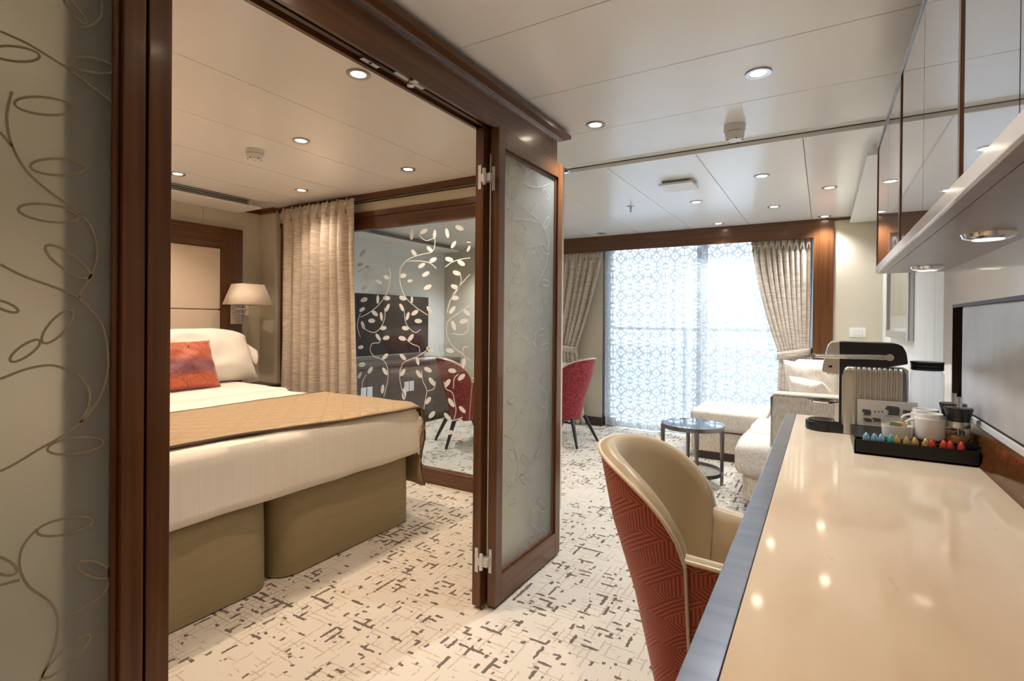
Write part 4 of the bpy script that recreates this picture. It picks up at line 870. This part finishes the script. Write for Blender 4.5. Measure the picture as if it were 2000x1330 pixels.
# ------------------------------------------------------------------ tray and its things
ty = 2.06; tx0_, tx1_ = PZ(1668, 884, ZD).x, .41; tyf = 2.36; tz = PY(1800, 880, ty).z; tz = ZD+.047
tr = thing('capsule_tray', 'long black tray holding capsules and cups in front of the coffee machine', 'tray', (.25, 2.2, ZD))
obj('floor_plate', bx(tx0_, tx1_, ty, tyf, ZD, ZD+.006), 'black_gloss', tr)
for nm, a in (('front_wall', (tx0_, tx1_, ty, ty+.005, ZD, tz)), ('rear_wall', (tx0_, tx1_, tyf-.005, tyf, ZD, tz)), ('side_wall', (tx0_, tx0_+.005, ty, tyf, ZD, tz)), ('side_wall', (tx1_-.005, tx1_, ty, tyf, ZD, tz)), ('platform', (tx0_+.005, tx1_-.072, ty+.056, tyf-.005, ZD+.006, ZD+.046)), ('capsule_shelf', (tx0_+.005, tx1_-.075, ty+.005, ty+.055, ZD+.006, ZD+.036))):
    obj(nm, bx(*a, bev=.001), 'black_gloss', tr)
cols = ['blue', 'blue', 'blue', 'teal', 'gold', 'gold', 'gold', 'gold', 'red', 'red', 'red', 'red']
cpx = [1692, 1708, 1721, 1740, 1752, 1771, 1787, 1808, 1820, 1843, 1856, 1878]
names_ = ['leftmost light blue foil capsule in the black tray', 'second light blue foil capsule from the left end', 'third light blue foil capsule, next to the teal one', 'single teal foil capsule in the black tray', 'gold foil capsule right beside the teal one', 'second gold foil capsule from the teal one', 'third gold foil capsule from the teal one', 'gold foil capsule right beside the first red one', 'red foil capsule right beside the gold ones', 'second red foil capsule from the gold ones', 'third red foil capsule from the gold ones', 'rightmost red foil capsule in the black tray']
for i, (c, px_) in enumerate(zip(cols, cpx)):
    p = PY(px_, 858+(px_-1692)*.05, ty+.03)
    t = thing('coffee_capsule', names_[i], 'capsule', (p.x, ty+.03, ZD+.036), group='foil coffee capsules in the tray')
    b2 = B(); z_ = ZD+.036; lathe(b2, [(0, z_), (.010, z_), (.0115, z_+.004), (.010, z_+.016), (.006, z_+.026), (.0025, z_+.031), (0, z_+.032)], p.x, ty+.03, 14); obj('shell', b2, 'foil_'+c, t)
    obj('rim', lathe(B(), [(.0105, z_), (.0125, z_+.001), (.0125, z_+.003), (.0105, z_+.004)], p.x, ty+.03, 14), 'foil_'+c, t)
# instruction card
cdy = 2.372; pc = [PY(x, y, cdy) for x, y in ((1675, 779), (1792, 790), (1792, 842), (1675, 832))]
cd = thing('instruction_card', 'white picture instruction card standing behind the cups', 'card', (pc[0].x, cdy, pc[3].z))
b2 = B(); cx0, cx1, cz_0, cz_1 = pc[0].x, pc[1].x, ZD+.01, pc[0].z
obj('card', bx(cx0, cx1, cdy, cdy+.002, cz_0, cz_1), 'card_paper', cd, smooth=False)
def icon(px_, py_, w_, h_):
    p = PY(px_, py_, cdy-.0005); b3 = B(); y_ = cdy-.0008
    prism(b3, [(p.x-w_/2, y_, p.z-h_*.5), (p.x-w_*.3, y_, p.z-h_*.5), (p.x-w_*.25, y_, p.z-h_*.1), (p.x-w_*.5, y_, p.z+h_*.15), (p.x-w_*.35, y_, p.z+h_*.5), (p.x+w_*.4, y_, p.z+h_*.45), (p.x+w_*.5, y_, p.z+h_*.2), (p.x+w_*.45, y_, p.z-h_*.5), (p.x-w_*.1, y_, p.z-h_*.5), (p.x-w_*.15, y_, p.z-h_*.5)][:9], (0, .0006, 0)); obj('printed_icon', b3, 'ink_grey', cd, smooth=False)
for a in ((1692, 805, .03, .022), (1743, 802, .045, .034), (1772, 808, .03, .026), (1694, 820, .028, .014), (1712, 820, .028, .014)): icon(*a)
for k in range(3):
    p = PY(1709+k*7, 804, cdy-.0006); obj('printed_dot', lathe(B(), [(0, p.z-.003), (.003, p.z-.0015), (.003, p.z+.0015), (0, p.z+.003)], p.x, cdy-.0001, 10, sy=.2), 'ink_grey', cd)
# sugar bowl with sachets
def on_tray(px_, y): return PZ(px_, 700, 0) if False else PY(px_, 850, y)
sbx, sby = PY(1760, 830, 2.185).x-.012, 2.175; zf = ZD+.046
sb_ = thing('sachet_bowl', 'oval white bowl filled with sugar sachets', 'bowl', (sbx, sby, zf)); b2 = B()
lathe(b2, [(0, zf), (.038, zf), (.042, zf+.006), (.044, zf+.042), (.041, zf+.042), (.039, zf+.010), (0, zf+.006)], sbx, sby, 32, sx=1.0, sy=.8); obj('shell', b2, 'ceramic', sb_)
for i, (dx, m_, an) in enumerate(((-.018, 'sachet_green', .25), (-.008, 'sachet_green', .15), (.0, 'sachet_cream', -.1), (.008, 'sachet_cream', .1), (.017, 'sachet_red', -.2), (.024, 'sachet_red', -.3))):
    b3 = bx(-.016, .016, -.0015, .0015, 0, .046, bev=.0006); bmesh.ops.transform(b3, matrix=Matrix.Translation((sbx+dx*.8, sby-.006+.004*(i % 3), zf+.010)) @ Matrix.Rotation(an, 4, 'Y') @ Matrix.Rotation(.25, 4, 'X'), verts=b3.verts[:])
    tag(obj('sugar_sachet', b3, m_), ['green sachet leaning at the left of the bowl', 'second green sachet in the white bowl', 'cream sachet beside the green ones', 'cream sachet beside the red ones', 'red sachet beside the cream ones', 'rightmost red sachet in the white bowl'][i], 'sachet', 'sachets in the bowl')
def mug(label, px_, y, ang):
    x = PY(px_, 840, y).x; t = thing('mug', label, 'mug', (x, y, zf), group='white mugs on the tray')
    b2 = B(); lathe(b2, [(0, zf), (.029, zf), (.031, zf+.004), (.038, zf+.006), (.042, zf+.014), (.042, zf+.070), (.041, zf+.074), (.037, zf+.074), (.037, zf+.086), (.035, zf+.089), (.033, zf+.088), (.033, zf+.078), (.0, zf+.076)], x, y, 40); obj('cup', b2, 'ceramic', t)
    hb_ = B(); tube(hb_, [(x-(.039+.027*math.sin(a))*math.cos(ang), y-(.039+.027*math.sin(a))*math.sin(ang), zf+.044+.022*math.cos(a)) for a in [PI*k/12 for k in range(13)]], .0048, 8); obj('handle', hb_, 'ceramic', t)
mug('white mug in front, its handle over the sachet bowl', 1815, 2.185, .15)
mug('white mug behind, its handle against the instruction card', 1807, 2.285, 0)
def dispenser(label, px_, y, gm):
    x = PY(px_, 800, y).x; t = thing('sugar_dispenser', label, 'dispenser', (x, y, zf), group='black topped dispensers')
    obj('glass_jar', lathe(B(), [(0, zf), (.034, zf), (.038, zf+.008), (.032, zf+.04), (.028, zf+.053)], x, y, 30), 'clear_glass', t)
    obj('contents', lathe(B(), [(0, zf+.003), (.031, zf+.003), (.034, zf+.010), (.031, zf+.026), (0, zf+.028)], x, y, 26), 'coffee_brown', t)
    obj('steel_band', lathe(B(), [(.0285, zf+.053), (.0300, zf+.053), (.0305, zf+.072), (.0285, zf+.072)], x, y, 30), 'steel', t)
    obj('black_top', lathe(B(), [(0, zf+.053), (.028, zf+.053), (.0285, zf+.072), (.031, zf+.088), (.0375, zf+.113), (.0365, zf+.116), (0, zf+.117)], x, y, 30), 'black_plastic', t)
    obj('inner_tube', lathe(B(), [(.005, zf+.014), (.005, zf+.06)], x, y, 12), 'steel', t)
    b3 = B(); tube(b3, [(x+.002, y, zf+.115), (x+.003, y+.004, zf+.150)], .007, 12); obj('pour_spout', b3, 'steel', t)
dispenser('black topped glass dispenser in front, half filled with brown sugar', 1872, 2.175, 1)
dispenser('black topped glass dispenser behind the front one', 1861, 2.282, 1)
for i in range(4):
    b3 = bx(-.012, .012, -.001, .001, -.035, .035, bev=.0005); px0 = PY(1915+i*4, 865, 2.10+i*.018)
    bmesh.ops.transform(b3, matrix=Matrix.Translation((min(px0.x, .385), 2.09+i*.02, ZD+.036)) @ Matrix.Rotation(.75, 4, 'Y') @ Matrix.Rotation(.2*i, 4, 'Z'), verts=b3.verts[:])
    tag(obj('stirrer_packet', b3, 'black_gloss'), ['frontmost dark packet in the right tray corner', 'second dark packet from the front in the tray corner', 'third dark packet from the front in the tray corner', 'rearmost dark packet in the tray corner'][i], 'packet', 'dark packets in the tray corner')

# ------------------------------------------------------------------ wall items
a, b_ = PY(1659, 640, 5.53), PY(1691, 659, 5.53)
sw = thing('light_switch', 'white light switch on the beige wall right of the column', 'light switch', (a.x, 5.53, b_.z))
obj('plate', bx(a.x, b_.x, 5.522, 5.53, b_.z, a.z, bev=.002), 'plastic_white', sw); wdt = (b_.x-a.x)
for k in range(3): obj('rocker', bx(a.x+wdt*(.2+.2*k), a.x+wdt*(.2+.2*k)+wdt*.18, 5.518, 5.523, b_.z+.02, a.z-.02, bev=.001), 'plastic_white', sw)
y0, y1 = PX(1785, 660, XR).y, PX(1739, 660, XR).y; zb0 = 1.10; zt0_ = 1.75
pf = thing('picture_frame', 'silver framed desert print on the wall beyond the desk', 'picture', (XR, (y0+y1)/2, zb0))
fwd = .055
for a in ((y0, y0+fwd, zb0, zt0_), (y1-fwd, y1, zb0, zt0_), (y0+fwd, y1-fwd, zb0, zb0+fwd), (y0+fwd, y1-fwd, zt0_-fwd, zt0_)): obj('frame', bx(XR-.03, XR, *a, bev=.006), 'steel', pf)
obj('mount', bx(XR-.012, XR-.002, y0+fwd, y1-fwd, zb0+fwd, zt0_-fwd), 'picture_mount', pf); obj('print', bx(XR-.014, XR-.012, y0+fwd+.10, y1-fwd-.10, zb0+fwd+.10, zt0_-fwd-.1), 'picture_print', pf); obj('glazing', bx(XR-.018, XR-.016, y0+fwd, y1-fwd, zb0+fwd, zt0_-fwd), 'clear_glass', pf, smooth=False)

# ------------------------------------------------------------------ ceiling fittings
def downlight(label, x, y, z, power, colr, on=True, r=.049, tilt=0):
    t = thing('downlight', label, 'light', (x, y, z), group='recessed ceiling lights')
    obj('trim_ring', lathe(B(), [(r-.021, z-.001), (r-.017, z-.005), (r-.002, z-.006), (r, z-.002), (r, z)], x, y, 28), 'steel', t)
    obj('lens', lathe(B(), [(0, z-.003), (r-.0195, z-.003), (r-.0195, z-.001)], x, y, 24), 'lens_glow' if on else 'slot_dark', t)
    if on:
        l = bpy.data.lights.new('lamp', 'SPOT'); l.energy = power; l.color = colr; l.spot_size = math.radians(125); l.spot_blend = 1.0; l.shadow_soft_size = .03
        lo = bpy.data.objects.new('lamp', l); col.objects.link(lo); lo.location = (0, 0, -.02); lo.parent = t
near = [((1481, 142), 'recessed light above the desk chair, nearest the wall cabinet'), ((1163, 243), 'recessed light beside the end of the wooden header')]
for (p, lb) in near: q_ = PZ(*p, ZN); downlight(lb, q_.x, q_.y, ZN, LIV_W, NEUT)
far = [((1488, 343), 'recessed light just beyond the smoke detector'), ((1620, 366), 'recessed light beside the white boxed air unit'), ((1360, 394), 'recessed light below the square ceiling plate'), ((1512, 403), 'recessed light over the chaise'), ((1611, 422), 'recessed light above the wooden column'), ((1403, 436), 'recessed light near the middle of the pelmet beam')]
for (p, lb) in far: q_ = PZ(*p, ZF); downlight(lb, q_.x, min(q_.y, YW-.06), ZF, LIV_W*.7, NEUT)
q_ = PZ(1175, 455, ZF); downlight('unlit recessed light near the left curtain', q_.x, q_.y, ZF, 0, NEUT, False)
for x, y, lb in ((-3.6, 5.2, 'unseen recessed fill light over the far end of the dresser'), (-3.6, 3.9, 'unseen recessed fill light in front of the television')): downlight(lb, x, y, ZF, LIV_W*1.5, NEUT)  # out-of-view lamps, turned up to brighten the wall behind the glass
for x, y, lb in ((-.23, .95, 'unseen extra recessed light above the near end of the desk'), (-.95, .95, 'unseen extra recessed light above the doorway beside the leftmost door'), (-.23, -.4, 'unseen extra recessed light behind the camera above the desk'), (-.95, -.4, 'unseen extra recessed light behind the camera near the doors')): downlight(lb, x, y, ZN, LIV_W*(.5 if x > -.5 else .22), (1.0, .80, .60))  # extra lamps out of frame, kept for the warm light they give
bedl = [((700, 144), 'largest recessed bedroom light, next to the header latch'), ((588, 274), 'recessed bedroom light right of the bedroom smoke detector'), ((797, 330), 'recessed bedroom light nearest the glass wall'), ((589, 371), 'recessed bedroom light in front of the bedroom curtain'), ((347, 339), 'recessed bedroom light above the headboard vent')]
for (p, lb) in bedl: q_ = PZ(*p, ZB); downlight(lb, q_.x, q_.y, ZB, BED_W*(.4 if p == (589, 371) else 1), WARM)
for x, y, lb in ((-2.5, .6, 'recessed bedroom light over the near bed foot'), (-3.87, .6, 'recessed bedroom light over the near bed pillow')): downlight(lb, x, y, ZB, BED_W, WARM)
def detector(name, label, px_, py_, z, R1, h):
    p = PZ(px_, py_, z); t = thing(name, label, 'smoke detector', (p.x, p.y, z), group='smoke detectors')
    obj('base', lathe(B(), [(0, z-h*.45), (R1, z-h*.45), (R1, z-.002), (R1, z)], p.x, p.y, 28), 'plastic_white', t)
    obj('head', lathe(B(), [(0, z-h), (R1*.72, z-h), (R1*.86, z-h*.8), (R1*.9, z-h*.5), (R1*.8, z-h*.45)], p.x, p.y, 28), 'plastic_white', t)
    for k in range(5):
        a = 2*PI*k/5-1.2; obj('vent_slot', bx(p.x+R1*.7*math.cos(a)-.004, p.x+R1*.7*math.cos(a)+.004, p.y+R1*.7*math.sin(a)-.004, p.y+R1*.7*math.sin(a)+.004, z-h-.0005, z-h+.003), 'slot_dark', t)
detector('smoke_detector', 'round white smoke detector on the living room ceiling', 1435, 245, ZN, .05, .075)
detector('smoke_detector.001', 'round white smoke detector on the bedroom ceiling', 497, 293, ZB, .05, .055)
p = PZ(1326, 358, ZF); dp = thing('ceiling_diffuser', 'square white plate hanging just below the living room ceiling', 'diffuser', (p.x, p.y, ZF))
obj('plate', bx(p.x-.11, p.x+.11, p.y-.11, p.y+.11, ZF-.03, ZF-.016, bev=.002), 'plastic_white', dp); obj('neck', bx(p.x-.09, p.x+.09, p.y-.09, p.y+.09, ZF-.016, ZF), 'rail_grey', dp)
p = PZ(1232, 403, ZF); sk = thing('sprinkler', 'small metal sprinkler head on the living room ceiling', 'sprinkler', (p.x, p.y, ZF))
obj('rose', lathe(B(), [(0, ZF-.008), (.03, ZF-.006), (.032, ZF)], p.x, p.y, 20), 'steel', sk); obj('stem', lathe(B(), [(.008, ZF-.045), (.01, ZF-.02), (.008, ZF-.006)], p.x, p.y, 12), 'steel', sk); obj('deflector', lathe(B(), [(0, ZF-.052), (.014, ZF-.05), (.006, ZF-.045)], p.x, p.y, 14), 'steel', sk)
